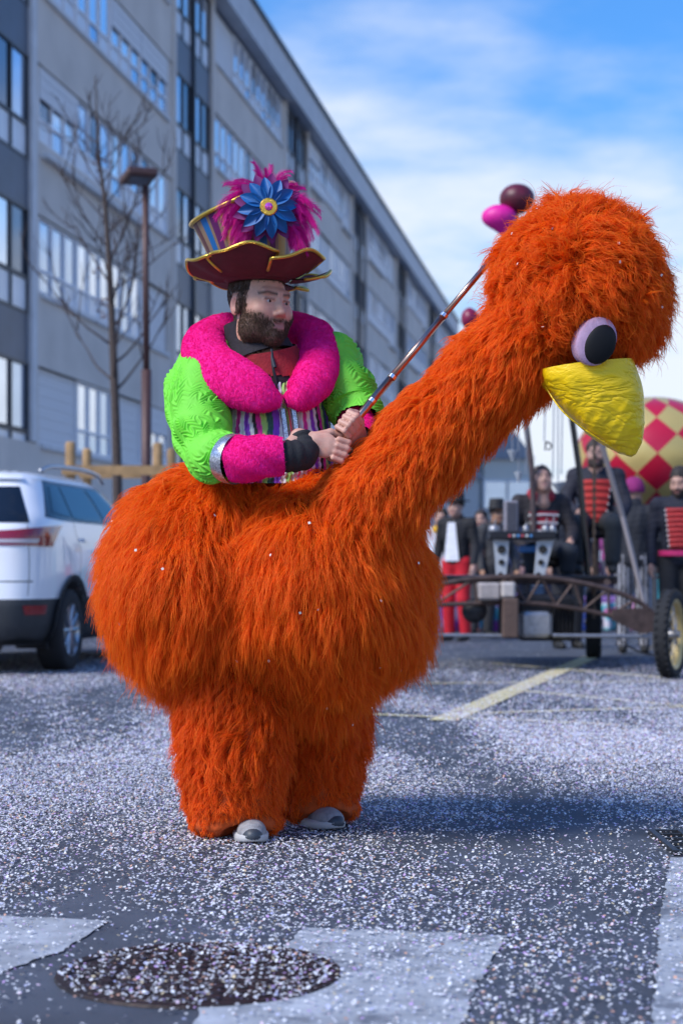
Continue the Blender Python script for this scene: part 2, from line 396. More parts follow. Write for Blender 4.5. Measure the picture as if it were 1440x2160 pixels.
line(gp(935, 1522), gp(1248, 1386), .17, .008)
for i, (a, b) in enumerate([((895, 1442), (1500, 1437)), ((1040, 1400), (1420, 1432)), ((1100, 1458), (1500, 1496)), ((1010, 1506), (1520, 1490)), ((780, 1508), (1310, 1531))]):
    line(gp(*a), gp(*b), .075, .004 + .0006 * i)
PT = M('crossing_paint', (.36, .38, .41), .8, var=.28, vscale=9, bump=.15, bscale=90)
_t = PT.node_tree; _b = _t.nodes['Principled BSDF']; _c = _t.nodes.new('ShaderNodeTexCoord'); _n = _t.nodes.new('ShaderNodeTexNoise'); _n.inputs['Scale'].default_value = 3.2; _n.inputs['Detail'].default_value = 9; _n.inputs['Roughness'].default_value = .72
_t.links.new(_c.outputs['Object'], _n.inputs['Vector']); _r = _t.nodes.new('ShaderNodeMapRange'); _r.inputs[1].default_value = .52; _r.inputs[2].default_value = .60; _t.links.new(_n.outputs[0], _r.inputs[0])
_m = _t.nodes.new('ShaderNodeMixRGB'); _m.inputs[2].default_value = (.09, .10, .125, 1); _t.links.new(_b.inputs['Base Color'].links[0].from_socket, _m.inputs[1]); _sc = _t.nodes.new('ShaderNodeMath'); _sc.operation = 'MULTIPLY'; _sc.inputs[1].default_value = .75; _t.links.new(_r.outputs[0], _sc.inputs[0]); _t.links.new(_sc.outputs[0], _m.inputs[0]); _t.links.new(_m.outputs[0], _b.inputs['Base Color'])   # worn paint
def patch(pts, z=.004):
    r = np.random.default_rng(len(pts)); P_ = [gp(*p) for p in pts]; o = []
    for i in range(len(P_)):
        a, b = P_[i], P_[(i + 1) % len(P_)]; n = max(2, int(np.linalg.norm(b - a) / .03))
        for k in range(n): o.append(a + (b - a) * k / n + A(r.normal() * .004, r.normal() * .006, 0))
    strip('crossing_stripe', o, PT, z); return np.array(o)
PATCH = [patch([(-260, 1928), (0, 1934), (232, 1945), (130, 2010), (-20, 2062), (-330, 2120)]),
         patch([(640, 1960), (800, 1966), (1070, 1976), (1010, 2075), (965, 2190), (930, 2420), (300, 2420), (425, 2125), (590, 2010)]),
         patch([(1412, 1812), (1700, 1806), (1800, 2420), (1352, 2420), (1384, 2060), (1388, 1960)])]
# manhole cover: frame ring, lid with raised studs
mc = gp(420, 2056); IR = M('cast_iron', (.030, .020, .020), .55, metal=.5, var=.4, vscale=30, bump=.3)
mh = thing('manhole_cover', tuple(mc), 'round rusty cast iron manhole cover set in the road beside pale crossing paint', 'manhole cover')
MB().lathe([(.300, .001), (.297, .007), (.272, .007), (.268, .002)], mc, seg=48).build('frame', IR, mh)
MB().lathe([(.264, .002), (.262, .006), (.0, .006)], mc, seg=48).build('lid', IR, mh)
st = MB().box((0, 0, 0), (.032, .032, .008), bev=.004).mesh('stud', IR)
for i in range(-5, 6):
    for j in range(-5, 6):
        if math.hypot(i, j) * .046 < .235: inst('stud', st, mh, (i * .046, j * .046, .007), (0, 0, .3))
# drain grate at the right
gc = gp(1390, 1782) + A(.30, 0, 0); gm = M('grate_iron', (.045, .05, .06), .5, metal=.6, var=.3)
gr = thing('drain_grate', tuple(gc), 'dark iron drain grate with bars sunk in the road', 'drain grate')
obj('pit', [gc + A(x, y, .003) for x, y in ((-.29, -.21), (.29, -.21), (.29, .21), (-.29, .21))], [(0, 1, 2, 3)], M('pit_black', (.004, .004, .005), .9), gr, smooth=False)
for x in (-.29, .29): MB().box(gc + A(x, 0, .010), (.018, .44, .016)).build('frame_side', gm, gr)
for y in (-.212, .212): MB().box(gc + A(0, y, .0095), (.56, .018, .015)).build('frame_end', gm, gr)
MB().box(gc + A(-.20, 0, .0105), (.015, .405, .013)).build('cross_bar', gm, gr)
for k in range(10): MB().box(gc + A(.045, -.185 + k * .041, .010), (.47, .020, .012)).build('bar', gm, gr)
for k in range(4): MB().box(gc + A(-.245, -.13 + k * .09, .009), (.074, .010, .012)).build('spacer', gm, gr)

# confetti: paper flakes lying on the road, thinner on the pale paint and in swept streaks
def pinp(x, y, poly):
    c = np.zeros(len(x), bool); j = len(poly) - 1
    for i in range(len(poly)):
        xi, yi, xj, yj = poly[i][0], poly[i][1], poly[j][0], poly[j][1]
        c ^= ((yi > y) != (yj > y)) & (x < (xj - xi) * (y - yi) / (yj - yi + 1e-12) + xi); j = i
    return c
def confetti(name, n, y0, y1, dens, size, seed, ex=.75):
    r = np.random.default_rng(seed); m = n * 4
    Y = y0 + (y1 - y0) * r.random(m) ** ex; X = (r.random(m) - .5) * 2 * (.26 * Y + .55)
    p = np.stack([X * .8, Y * .55, np.zeros(m)], 1)
    d = .62 + .50 * snoise(p, 1.3, 1) + .42 * snoise(p, 3.4, 2) + .22 * snoise(p, 11, 3)
    d = np.clip(d, .06, 1) * dens(X, Y)
    if y0 < 4: d = np.where(np.hypot(X - mc[0], Y - mc[1]) < .29, np.clip(d * 2.6, .45, 1), d)
    for q in PATCH: d = np.where(pinp(X, Y, q), d * .75, d)
    keep = r.random(m) < d; X, Y = X[keep][:n], Y[keep][:n]; m = len(X)
    s_ = size * r.uniform(.55, 1.25, m); a = r.uniform(0, 6.28, m); tl = np.abs(r.normal(0, .30, m)).clip(0, 1.1); td = r.uniform(0, 6.28, m)
    Vq = []
    for u, v in ((-.5, -.42), (.5, -.5), (.46, .5), (-.5, .44)):
        ux = np.cos(a) * u - np.sin(a) * v; uy = np.sin(a) * u + np.cos(a) * v
        c = ux * np.cos(td) + uy * np.sin(td); px_, py_ = ux - c * np.cos(td) * (1 - np.cos(tl)), uy - c * np.sin(td) * (1 - np.cos(tl))
        Vq.append(np.stack([X + s_ * px_, Y + s_ * py_, .0085 + s_ * (c + .5) * np.sin(tl) + r.random(m) * .003], 1))
    V = np.stack(Vq, 1).reshape(-1, 3); F = np.arange(m * 4).reshape(m, 4)
    pal = np.array([(.86, .86, .89)] * 12 + [(.62, .64, .86), (.50, .52, .80), (.80, .62, .72), (.80, .66, .42), (.62, .40, .75), (.75, .42, .30)]); w = pal[r.choice(len(pal), m)] * r.uniform(.82, 1.0, (m, 1))
    o = obj(name, V, F, CONF, cols=np.repeat(w, 4, 0), smooth=False)
    tag(o, 'scattered white and pale paper confetti flakes covering the road', 'confetti', kind='stuff'); return o
CONF = M('confetti_paper', (.8, .8, .8), .7, attr='Col', trans=.12)
def dn(X, Y):
    d = np.clip(.40 + .28 * (Y - 3.6), .34, 1.0)
    sh = np.exp(-(((X + .55) / .75) ** 2 + ((Y - 6.0) / .7) ** 2)); d = d * (1 - .25 * sh)
    sw = np.exp(-(((X - .75) / .7) ** 2 + ((Y - 5.6) / .35) ** 2)); d = d * (1 - .55 * sw)
    return d * np.clip((9.6 - Y) / 1.8, 0, 1)
def df(X, Y): return np.clip((Y - 7.7) / 1.6, 0, 1) * np.clip(1.0 - .10 * (Y - 9.5), .10, 1) * np.where(X > 0, np.clip(1.35 - .07 * (Y - 5), .2, 1), 1)
confetti('confetti', 190000, 2.9, 9.6, dn, .0068, 5)
confetti('confetti', 270000, 7.8, 24, df, .0088, 6, 1.5)['label'] = 'paper confetti flakes thinning out over the far roadway'
# ------------------------------------------------------------------ apartment block along the left of the street
CONC = M('concrete', (.68, .625, .565), .85, var=.10, vscale=.9, bump=.15, bscale=30)
CONC2 = M('pale_trim', (.66, .67, .68), .7, var=.08, vscale=3)
FASC = M('roof_fascia', (.55, .57, .60), .6, var=.08, vscale=2)
DARK = M('dark_panel', (.055, .078, .125), .45, var=.18, vscale=1.5)
DFRM = M('dark_frame', (.025, .032, .045), .45)
WFRM = M('white_frame', (.82, .83, .85), .5, var=.05)
def glass(name, col, rough=.04): return M(name, col, rough, metal=.75, spec=.9, var=.15, vscale=.8)
GL = [glass('glass_curtain', (.80, .84, .90)), glass('glass_sky', (.50, .60, .74)), glass('glass_dim', (.12, .15, .20)), glass('glass_pale', (.90, .92, .95), .12)]
WPAN = M('white_infill', (.74, .77, .82), .3, var=.08, vscale=2)
SHUT = M('roller_shutter', (.70, .71, .73), .6, var=.06)
B0 = A(-5.607, 33.19, 0); BROT = math.atan2(FD[1], FD[0])
bl = thing('apartment_building', tuple(B0), 'long five storey grey concrete apartment block with dark glazed stair columns', 'building', rz=BROT)
def bb(name, x0, x1, y0, y1, z0, z1, mat): return MB().box(((x0 + x1) / 2, (y0 + y1) / 2, (z0 + z1) / 2), (x1 - x0, y1 - y0, z1 - z0)).build(name, mat, bl, local=True)
X0, X1 = -4.7, 84.9; ZT = [4.6 + 2.8 * f for f in range(5)]; WH = 1.42
bb('core_wall', X0 + .1, X1 - .1, .46, 11.5, 0, 16.6, CONC)
bb('base_wall', X0, X1, .0, .45, 0, ZT[0] - WH - .02, CONC)
bb('roof_fascia', X0 - .25, X1 + .25, -.38, 11.7, ZT[4] + .12, 16.85, FASC)
bb('roof_edge', X0 - .32, X1 + .32, -.46, 11.8, 16.855, 16.99, DFRM)
# shared window meshes
def win_mesh(w, h, low, frm, npan, mull):
    mb = MB(); fr = .055
    mb.box((w / 2, 0, h - fr / 2), (w, .07, fr)); mb.box((w / 2, 0, fr / 2), (w, .07, fr)); mb.box((w / 2, 0, low), (w - .002, .066, fr))
    for x in np.linspace(fr / 2, w - fr / 2, npan + 1): mb.box((x, 0, h / 2), (mull, .075, h - .004))
    return mb.mesh('window', frm)
def pane_mesh(w, h, mat): return MB().box((w / 2, 0, h / 2), (w, .012, h)).mesh('pane', mat)
SW = 2.42; wmA = win_mesh(SW, WH, .44, WFRM, 3, .07); wmC = win_mesh(1.86, 1.92, .66, DFRM, 2, .06)
pw3 = (SW - .055) / 3 - .07
paneA = [pane_mesh(pw3, WH - .44 - .09, g_) for g_ in GL]; lowA = [pane_mesh(pw3, .36, WPAN), pane_mesh(pw3, .36, GL[1])]
pwC = .87; paneC = [pane_mesh(pwC - .055, 1.17, g_) for g_ in GL]; lowC = pane_mesh(1.76, .56, WPAN)
shm = MB()
for i in range(14): shm.box((SW / 2, 0 if i % 2 else .006, .05 + i * .101), (SW - .04, .03, .097))
shm = shm.mesh('roller_shutter', SHUT)
half = MB()
for i in range(6): half.box((SW / 2, 0 if i % 2 else .006, WH - .05 - i * .101), (SW - .06, .03, .097))
half = half.mesh('blind', SHUT)
def far_mesh(kind):                                 # windows too far off to pick panes apart: one mesh, frame + glass
    w, h = (SW, WH) if kind < 4 else (1.86, 1.92); me = MB()
    fr = .06; n = 3 if kind < 4 else 2; ids = []; low_ = .5 if kind < 4 else .68; pw_ = (w - .04) / n
    for q in range(n):
        me.box((.02 + pw_ * (q + .5), .012, (low_ + h) / 2), (pw_, .02, h - low_ - .04)); ids += [((1, 2, 1), (0, 1, 2), (1, 1, 2), (2, 1, 0), (1, 2), (1, 1), (2, 1), (0, 1))[kind][q]] * 6
    me.box((w / 2, .012, low_ / 2 + .01), (w - .04, .02, low_ - .02)); ids += [4] * 6; ng = len(me.F)
    for x in np.linspace(fr / 2, w - fr / 2, n + 1): me.box((x, -.01, h / 2), (fr, .06, h))
    for z in (fr / 2, .5 if kind < 4 else .68, h - fr / 2): me.box((w / 2, -.012, z), (w, .05, fr))
    m = me.mesh('window', GL[0])
    for g_ in GL[1:]: m.materials.append(g_)
    m.materials.append(WPAN); m.materials.append(WFRM if kind < 4 else DFRM)
    for i, p in enumerate(m.polygons): p.material_index = ids[i] if i < ng else 5
    return m
farw = [far_mesh(k) for k in range(8)]
spm = MB().box((.93, 0, .45), (1.84, .05, .88)).mesh('dark_spandrel', DARK)
rb_ = random.Random(11)
cols = [-4.3 + 14.8 * k for k in range(6)]
for k, cs in enumerate(cols):
    near = k <= 2
    # dark stair column: two windows side by side on each storey
    for xx in (cs - .30, cs + 3.9): bb('pilaster', xx, xx + .30, -.05, .44, ZT[0] - WH, ZT[4] + .115, CONC2 if k == 0 else CONC)
    bb('mullion', cs + 1.89, cs + 2.01, -.05, .12, ZT[0] - 1.95, ZT[4] + .11, DFRM)
    bb('back_panel', cs + .002, cs + 3.898, .122, .45, ZT[0] - 1.98, ZT[4] + .11, DFRM)
    for f in range(5):
        for j in range(2):
            x = cs + .02 + j * 2.0; z = ZT[f] - 1.92
            if near:
                w_ = inst('window', wmC, bl, (x, .05, z))
                for q in range(2): inst('pane', paneC[rb_.choice((0, 1, 1, 3) if rb_.random() < .8 else (2,))], w_, (.06 + q * (pwC + .035), .012, .72))
                inst('lower_panel', lowC, w_, (.05, .010, .06))
            else: inst('window', farw[4 + rb_.choice((0, 1, 1, 3))], bl, (x, .05, z))
            if f: inst('dark_spandrel', spm, bl, (x, .05, z - .90))
    if k == 5: nxt = X1
    else: nxt = cols[k + 1]
    a, b = cs + 4.2, nxt - .30
    if b - a < 5: continue
    for f in range(5):
        zt, zb = ZT[f], ZT[f] - WH
        bb('reveal_back', a + .004, b - .004, .16, .455, zb + .003, zt - .003, DFRM)
        if f: bb('spandrel_wall', a, b, 0, .45, ZT[f - 1] + .0, zb - .0, CONC)
        bb('lintel', a + .003, b - .003, -.02, .10, zt - .0, zt + .10, CONC) if f < 4 else None
        n = int((b - a - .3) / SW); off = ((b - a) - n * SW) / 2
        if off > .3: bb('pier', a + .002, a + off - .03, .02, .158, zb + .002, zt - .002, CONC); bb('pier', b - off + .03, b - .002, .02, .158, zb + .002, zt - .002, CONC)
        for j in range(n):
            x = a + off + j * SW; pt_ = ('SWSH', 'WWWS', 'WWWW', 'WWWW', 'WWWS')[f]; ch_w = pt_[j % 4] if k == 0 else ('S' if (j + 2 * k + 3 * f) % 7 == 0 else 'W')
            if ch_w == 'S': inst('roller_shutter', shm, bl, (x, .09, zb)); continue
            if near:
                w_ = inst('window', wmA, bl, (x, .07, zb)); c = rb_.choice((0, 0, 1, 3, 3))
                for q in range(3):
                    inst('pane', paneA[c if rb_.random() < .45 else rb_.choice((1, 1, 2, 2, 3))], w_, (.063 + q * (pw3 + .070), .012, .475))
                    inst('lower_panel', lowA[rb_.random() < .3], w_, (.063 + q * (pw3 + .07), .010, .055))
                if ch_w == 'H' or rb_.random() < .08: inst('blind', half, w_, (0, -.045, 0))
            else: inst('window', farw[rb_.choice((0, 0, 1, 3, 3, 2))], bl, (x, .06, zb))
        # projecting sills, some dropped and deeper
        j = 0
        while j < n:
            m_ = rb_.choice((1, 2, 2, 3)); m_ = min(m_, n - j); dz = rb_.choice((0, 0, 0, -.20)); dp = .07 if dz == 0 else .16
            bb('window_sill', a + off + j * SW + .02, a + off + (j + m_) * SW - .05, -dp, .2, zb - .10 + dz, zb - .012 + dz, CONC2)
            j += m_
# ------------------------------------------------------------------ paler houses far down the street
def house(px0, px1, ptop, Y, label, mat, rmat, roofh):
    x0, x1 = P(px0, 0, Y)[0], P(px1, 0, Y)[0]; zt = P(0, ptop, Y)[2]; w = x1 - x0
    t = thing('house', ((x0 + x1) / 2, Y, 0), label, 'house')
    MB().box(((x0 + x1) / 2, Y + 4, zt / 2), (w, 8, zt)).build('wall', mat, t)
    mb = MB().prism([(-w / 2 - .2, 0), (w / 2 + .2, 0), (w / 2 - .8, roofh), (-w / 2 + .8, roofh)], A((x0 + x1) / 2, Y - .2, zt), A(1, 0, 0), A(0, 0, 1), A(0, 1, 0), 8.4); mb.build('roof', rmat, t)
    n = max(2, int(w / 2.2)); fl = max(1, int(zt / 2.8)); wm = MB().box((0, 0, 0), (1.0, .06, 1.3)).mesh('window', GL[1]); fm = MB()
    for sx in (-.55, .55): fm.box((sx, 0, 0), (.1, .09, 1.5))
    for sz in (-.7, .7): fm.box((0, 0, sz), (1.0, .085, .1))
    fm = fm.mesh('frame', WFRM)
    for i in range(n):
        for f in range(fl):
            o = inst('window', wm, t, (-w / 2 + (i + .5) * w / n, -.02, 1.6 + f * 2.75)); inst('frame', fm, o, (0, -.03, 0))
PALE = M('pale_render', (.62, .62, .60), .8, var=.05); ROOF = M('slate_roof', (.30, .32, .36), .6, var=.1)
house(900, 1010, 1010, 78, 'pale grey rendered house with slate roof far down the street', PALE, ROOF, 1.6)
house(1020, 1118, 968, 86, 'tall cream rendered house behind the music wagon', M('cream_render', (.72, .69, .60), .8, var=.05), ROOF, 1.3)
house(1120, 1700, 1085, 96, 'long low white house closing the far end of the street', M('white_render', (.70, .71, .73), .8, var=.05), ROOF, 1.2)
# ------------------------------------------------------------------ the bird costume
ORB = M('orange_backing', (.50, .07, .006), .9, var=.2, vscale=30)
FURM = hair_mat('orange_fur', (.92, .125, .005), (1.0, .245, .012), .5, .40)
FURN = hair_mat('orange_fur_bright', (.92, .12, .005), (1.0, .235, .012), .5, .40)
YB = 5.75
bird = thing('bird_costume', tuple(P(560, 1770, 5.7) * A(1, 1, 0)), 'walk-in ostrich costume in shaggy bright orange fur with yellow beak', 'costume')
s = SDF(A(-1.0, 5.1, .40), A(.45, 6.4, 1.36), .016)
def pr(c, rx, rz, ry, Y): return P(c[0], c[1], Y), (rx * mpp(Y), ry, rz * mpp(Y))
c, r = pr((410, 1226), 176, 206, .41, 5.80); s.ell(c, r, .02)
c, r = pr((680, 1222), 208, 216, .43, 5.73); s.ell(c, r, .035)
c, r = pr((545, 1255), 215, 182, .36, 5.80); s.ell(c, r, .09)
c, r = pr((588, 1480), 150, 95, .23, 5.86); s.ell(c, r, .06)
c, r = pr((735, 1300), 145, 125, .34, 5.74); s.ell(c, r, .08)
c, r = pr((505, 1108), 185, 136, .30, 5.84); s.ell(c, r, .09)
c, r = pr((740, 1110), 110, 100, .24, 5.66); s.ell(c, r, .08)
s.cone(P(486, 1020, 5.37), P(466, 1400, 5.36), .034, .036, .05, sub=True)      # the fold down the flank
s.cone(P(575, 880, 5.78), P(575, 1040, 5.78), .17, .15, .02, sub=True)        # waist opening
BV, BF = s.mesh(); BV = smoothv(BV, BF, 3)
BV = BV + vnormals(BV, BF) * (.010 * snoise(BV, 14, 2))[:, None]
body = obj('body', BV, BF, ORB, bird)
def combb(p, n):                                    # hangs down, parted a little sideways from the flank fold
    g_ = np.tile(A(0, 0, -1.), (len(p), 1)); c0 = P(560, 1200, YB)
    g_[:, 0] += .55 * np.clip((p[:, 0] - c0[0]) / .5, -1, 1) * np.clip((c0[2] + .25 - p[:, 2]) / .5, -.2, .6); return g_
fur('body_fur', BV, BF, 19000, 8, .120, FURM, body, lift=.27, droop=1.0, curl=.20, tight=.68, lockr=.0070, rad=.00074, K=8, swirl=.22, comb=combb, seed=1)
fur('body_underfur', BV, BF, 9000, 4, .075, FURM, body, lift=.6, droop=.6, curl=.3, tight=.4, lockr=.010, rad=.0011, K=5, swirl=.3, comb=combb, seed=2)
# neck and head
YN = 5.48
s = SDF(A(-.05, 5.05, .92), A(1.08, 5.95, 2.12), .015)
s.cone(P(775, 1070, 5.47), P(905, 925, 5.48), 92 * mpp(YN), 84 * mpp(YN), .03)
s.cone(P(905, 925, 5.48), P(1095, 735, 5.48), 84 * mpp(YN), 94 * mpp(YN), .03)
NV, NF = s.mesh(); NV = smoothv(NV, NF, 3); NV = NV + vnormals(NV, NF) * (.009 * snoise(NV, 16, 1))[:, None]
neck = obj('neck', NV, NF, ORB, bird)
ndir = unit(P(770, 1075, 5.56) - P(1095, 735, 5.48))
hc = P(1217, 598, YN)
def combn(p, n): return np.tile(ndir * .75 + A(0, 0, -.55), (len(p), 1))
wn = (np.linalg.norm(NV - hc, axis=1) > .20).astype(float)
fur('neck_fur', NV, NF, 7500, 8, .080, FURM, neck, lift=.50, droop=.8, curl=.32, tight=.75, lockr=.008, rad=.001, K=7, swirl=.35, comb=combn, w=wn, seed=3)
s = SDF(A(.38, 4.9, 1.25), A(1.12, 6.05, 2.12), .015)
s.ell(hc, (157 * mpp(YN), .23, 156 * mpp(YN)), .02)
s.ell(P(1262, 655, YN), (118 * mpp(YN), .18, 105 * mpp(YN)), .05)
s.ell(P(1150, 680, YN), (95 * mpp(YN), .17, 90 * mpp(YN)), .05)
HV, HF = s.mesh(); HV = smoothv(HV, HF, 3); HV = HV + vnormals(HV, HF) * (.008 * snoise(HV, 18, 0))[:, None]
head = obj('head', HV, HF, ORB, bird)
ec = P(1257, 720, 5.255)                             # near eye
def combh(p, n):
    g_ = np.tile(A(.10, 0, -.5), (len(p), 1)); up_ = np.clip((p[:, 2] - hc[2]) / .25, 0, 1)[:, None]
    return g_ + (p - (hc + A(-.05, 0, .12))) * 1.6 + up_ * A(0, 0, .5)
bk = P(1240, 800, 5.36)
wh = np.ones(len(HV))
for e in (ec,): wh[np.linalg.norm(HV - e, axis=1) < .062] = 0
def lenh(p): 
    d = np.linalg.norm((p - ec), axis=1); l = np.clip((d - .05) / .09, .30, 1)
    low = np.clip((p[:, 2] - P(0, 775, YN)[2]) / .07, .35, 1); return np.minimum(l, low)
fur('head_fur', HV, HF, 7000, 8, .095, FURN, head, lift=.95, droop=.25, curl=.8, tight=.72, lockr=.0075, rad=.00095, K=8, swirl=.75, comb=combh, w=wh, seed=4, lenfn=lenh, sfreq=15)
fur('head_stray_fur', HV, HF, 1600, 1, .125, FURN, head, lift=1.5, droop=.1, curl=.7, tight=0, lockr=.004, rad=.0006, K=8, swirl=.8, comb=combh, w=wh, seed=5, lenfn=lenh)
# eyes: padded lilac white with a black domed pupil
EW = M('eye_white_felt', (.46, .30, .44), .85, var=.12, vscale=60, bump=.2, bscale=200); EB = M('eye_black', (.006, .006, .007), .6, spec=.3)
def eye(c, nrm, updir, flip):
    R = basis(updir, nrm); a, b = .073, .059
    def dome(cc, ra, rb_, h, z0):
        V = []; nr, ns = 8, 36
        for i in range(nr + 1):
            t = i / nr * math.pi / 2
            for k in range(ns): w = 2 * math.pi * k / ns; V.append(cc + R @ A(ra * math.cos(t) * math.cos(w), rb_ * math.cos(t) * math.sin(w), z0 + h * math.sin(t)))
        F = [(i * ns + k, i * ns + (k + 1) % ns, (i + 1) * ns + (k + 1) % ns, (i + 1) * ns + k) for i in range(nr) for k in range(ns)]
        return V, F
    V, F = dome(c, a, b, .018, 0); V2 = [c + R @ A(a * math.cos(w), b * math.sin(w), -.05) for w in np.linspace(0, 2 * math.pi, 36, endpoint=False)]
    n0 = len(V); F += [(n0 + k, n0 + (k + 1) % 36, (k + 1) % 36, k) for k in range(36)]
    e = obj('eye', V + V2, F, EW, bird)
    V, F = dome(c + R @ A(-.004, -.010 * flip, 0), a * .83, b * .81, .018, .0075); obj('pupil', V, F, EB, e)
eye(ec, unit(A(.16, -1, -.12)), A(.42, 0, 1), 1)
eye(P(1256, 722, 5.69), unit(A(.16, 1, -.12)), A(.42, 0, 1), -1)
# beak: crumpled yellow cloth, wide at the face, narrowing to a blunt tip
YK = 5.40
CRMP = M('yellow_cloth', (1.0, .66, .004), .40, var=.04, vscale=12)
_t = CRMP.node_tree; _b = _t.nodes['Principled BSDF']; _prev = None
for _sc, _st, _ds in ((9, .40, 1.2), (24, .26, 1.6), (60, .12, 1.0)):          # creases: sharp ridges of folded noise
    _n = _t.nodes.new('ShaderNodeTexNoise'); _n.inputs['Scale'].default_value = _sc; _n.inputs['Detail'].default_value = 2; _n.inputs['Distortion'].default_value = _ds
    _c = _t.nodes.new('ShaderNodeTexCoord'); _mp = _t.nodes.new('ShaderNodeMapping'); _mp.inputs['Rotation'].default_value = (0, .8, 0); _mp.inputs['Scale'].default_value = (.6, 1, 1.5)
    _t.links.new(_c.outputs['Object'], _mp.inputs[0]); _t.links.new(_mp.outputs[0], _n.inputs['Vector'])
    _s = _t.nodes.new('ShaderNodeMath'); _s.operation = 'SUBTRACT'; _s.inputs[1].default_value = .5; _t.links.new(_n.outputs[0], _s.inputs[0])
    _a = _t.nodes.new('ShaderNodeMath'); _a.operation = 'ABSOLUTE'; _t.links.new(_s.outputs[0], _a.inputs[0])
    _q = _t.nodes.new('ShaderNodeMath'); _q.operation = 'POWER'; _q.inputs[1].default_value = .55; _t.links.new(_a.outputs[0], _q.inputs[0])
    _u = _t.nodes.new('ShaderNodeBump'); _u.inputs['Strength'].default_value = _st; _u.inputs['Distance'].default_value = .25 / _sc; _t.links.new(_q.outputs[0], _u.inputs['Height'])
    if _prev: _t.links.new(_prev.outputs[0], _u.inputs['Normal'])
    _prev = _u
_t.links.new(_prev.outputs[0], _b.inputs['Normal'])
prof = [(772, 1232, 102), (790, 1237, 104), (815, 1247, 102), (845, 1262, 92), (875, 1276, 79), (905, 1291, 63), (930, 1307, 44), (948, 1320, 25), (958, 1328, 12), (963, 1331, 2)]
prof = catmull(np.array(prof, float), 70); nv = 110; V = []
for py, cx_, hw in prof:
    c_ = P(cx_, py, YK); tz = max(0, (830 - py) / 60) ; hw = max(hw, .5) * mpp(YK)
    for k in range(nv):
        w = 2 * math.pi * k / nv; e = .82
        V.append(c_ + A(hw * math.copysign(abs(math.cos(w)) ** e, math.cos(w)), 0.85 * hw * math.copysign(abs(math.sin(w)) ** e, math.sin(w)), .018 * tz * math.cos(w)))
V = np.array(V); F = np.array([(i * nv + (k + 1) % nv, i * nv + k, (i + 1) * nv + k, (i + 1) * nv + (k + 1) % nv) for i in range(69) for k in range(nv)])
nn = vnormals(V, F)
Vw = V * A(1, 1, 1.0) @ Ry(.9).T * A(.35, .8, 1.0); cr = 1.4 - np.abs(snoise(Vw, 36, 1)) ** .6 - .5 * np.abs(snoise(Vw, 85, 2)) ** .6; kz = np.clip((P(0, 790, YK)[2] - V[:, 2]) / .14, .12, 1)
V = V + nn * (.0030 * cr * kz + .003 * snoise(V, 16, 3))[:, None]
obj('beak', V, F, CRMP, bird)
MB().tube(catmull([P(1131, 786, 5.395), P(1180, 861, 5.335), P(1232, 906, 5.345), P(1290, 942, 5.375), P(1330, 961, 5.40)], 30), .0022, 6).build('seam', CRMP, bird)
# fur trouser legs, bunched at the hem
LEGM = hair_mat('orange_fur_leg', (.82, .095, .004), (1.0, .195, .010), .5, .36)
def leg(cx0, x1, ytop, ybot, Y, r0, r1, seed, yaw):
    top = P(cx0, ytop, Y); bot = P(x1, ybot, Y); s = SDF(np.minimum(top, bot) - A(.3, .3, .12), np.maximum(top, bot) + A(.3, .3, .12), .012)
    s.cone(top, bot + A(0, 0, .10), r0, r1 + .008, .02)
    for k, (dz, dr) in enumerate([(.05, .004), (.115, .006), (.18, -.002)]):
        cc = bot + A(0, 0, dz); s.ell(cc + A(.006 * (-1) ** k, 0, 0), (r1 + dr + .012, r1 + dr + .008, .036), .016)
    tw = A(math.sin(yaw), -math.cos(yaw), 0)
    s.ell(bot + tw * (r1 * .95) + A(0, 0, .0), (.085, .10, .062), .012, sub=True)                           # the shoe shows here
    s.cut((0, 0, -1), -(bot[2] + .012))
    V, F = s.mesh(); V = smoothv(V, F, 2); V = V + vnormals(V, F) * (.006 * snoise(V, 22, seed))[:, None]
    o = obj('leg', V, F, ORB, bird); zb = bot[2]
    def ln(p): return np.clip((p[:, 2] - zb - .02) / .26, .24, 1)
    def cb(p, n): return np.tile(A(.05 * math.cos(seed), 0, -1.), (len(p), 1))
    sh_ = bot + tw * (r1 * 1.0); wl = ((V[:, 2] > zb + .018) & ~((np.hypot(V[:, 0] - sh_[0], V[:, 1] - sh_[1]) < .10) & (V[:, 2] < zb + .085))).astype(float)
    fur('leg_fur', V, F, 3300, 8, .088, LEGM, o, lift=.62, droop=.55, curl=.45, tight=.72, lockr=.0075, rad=.00085, K=7, swirl=.55, comb=cb, w=wl, seed=seed, lenfn=ln, sfreq=13)
leg(492, 494, 1440, 1768, 5.70, 114 * mpp(5.7), 88 * mpp(5.7), 21, .30)
leg(668, 670, 1430, 1738, 5.98, 108 * mpp(5.98), 74 * mpp(5.98), 22, .35)
# a few flakes of confetti caught in the fur
r_ = np.random.default_rng(77); CV = []; 
for Vs, Fs, n_, off in ((BV, BF, 60, .05), (HV, HF, 26, .045)):
    p, n_v = sample(Vs, Fs, n_, r_); 
    for a, b in zip(p, n_v):
        if b[1] > .2: continue
        R = basis(r_.normal(size=3), unit(b + .5 * r_.normal(size=3))); q = a + b * off * r_.uniform(.8, 1.3)
        for u, v in ((-.004, -.003), (.004, -.004), (.004, .003), (-.003, .004)): CV.append(q + R @ A(u, v, 0))
CV = np.array(CV); o = obj('caught_confetti', CV, np.arange(len(CV)).reshape(-1, 4), M('confetti_cream', (.85, .78, .68), .6), bird, smooth=False); tag(o, kind='stuff')
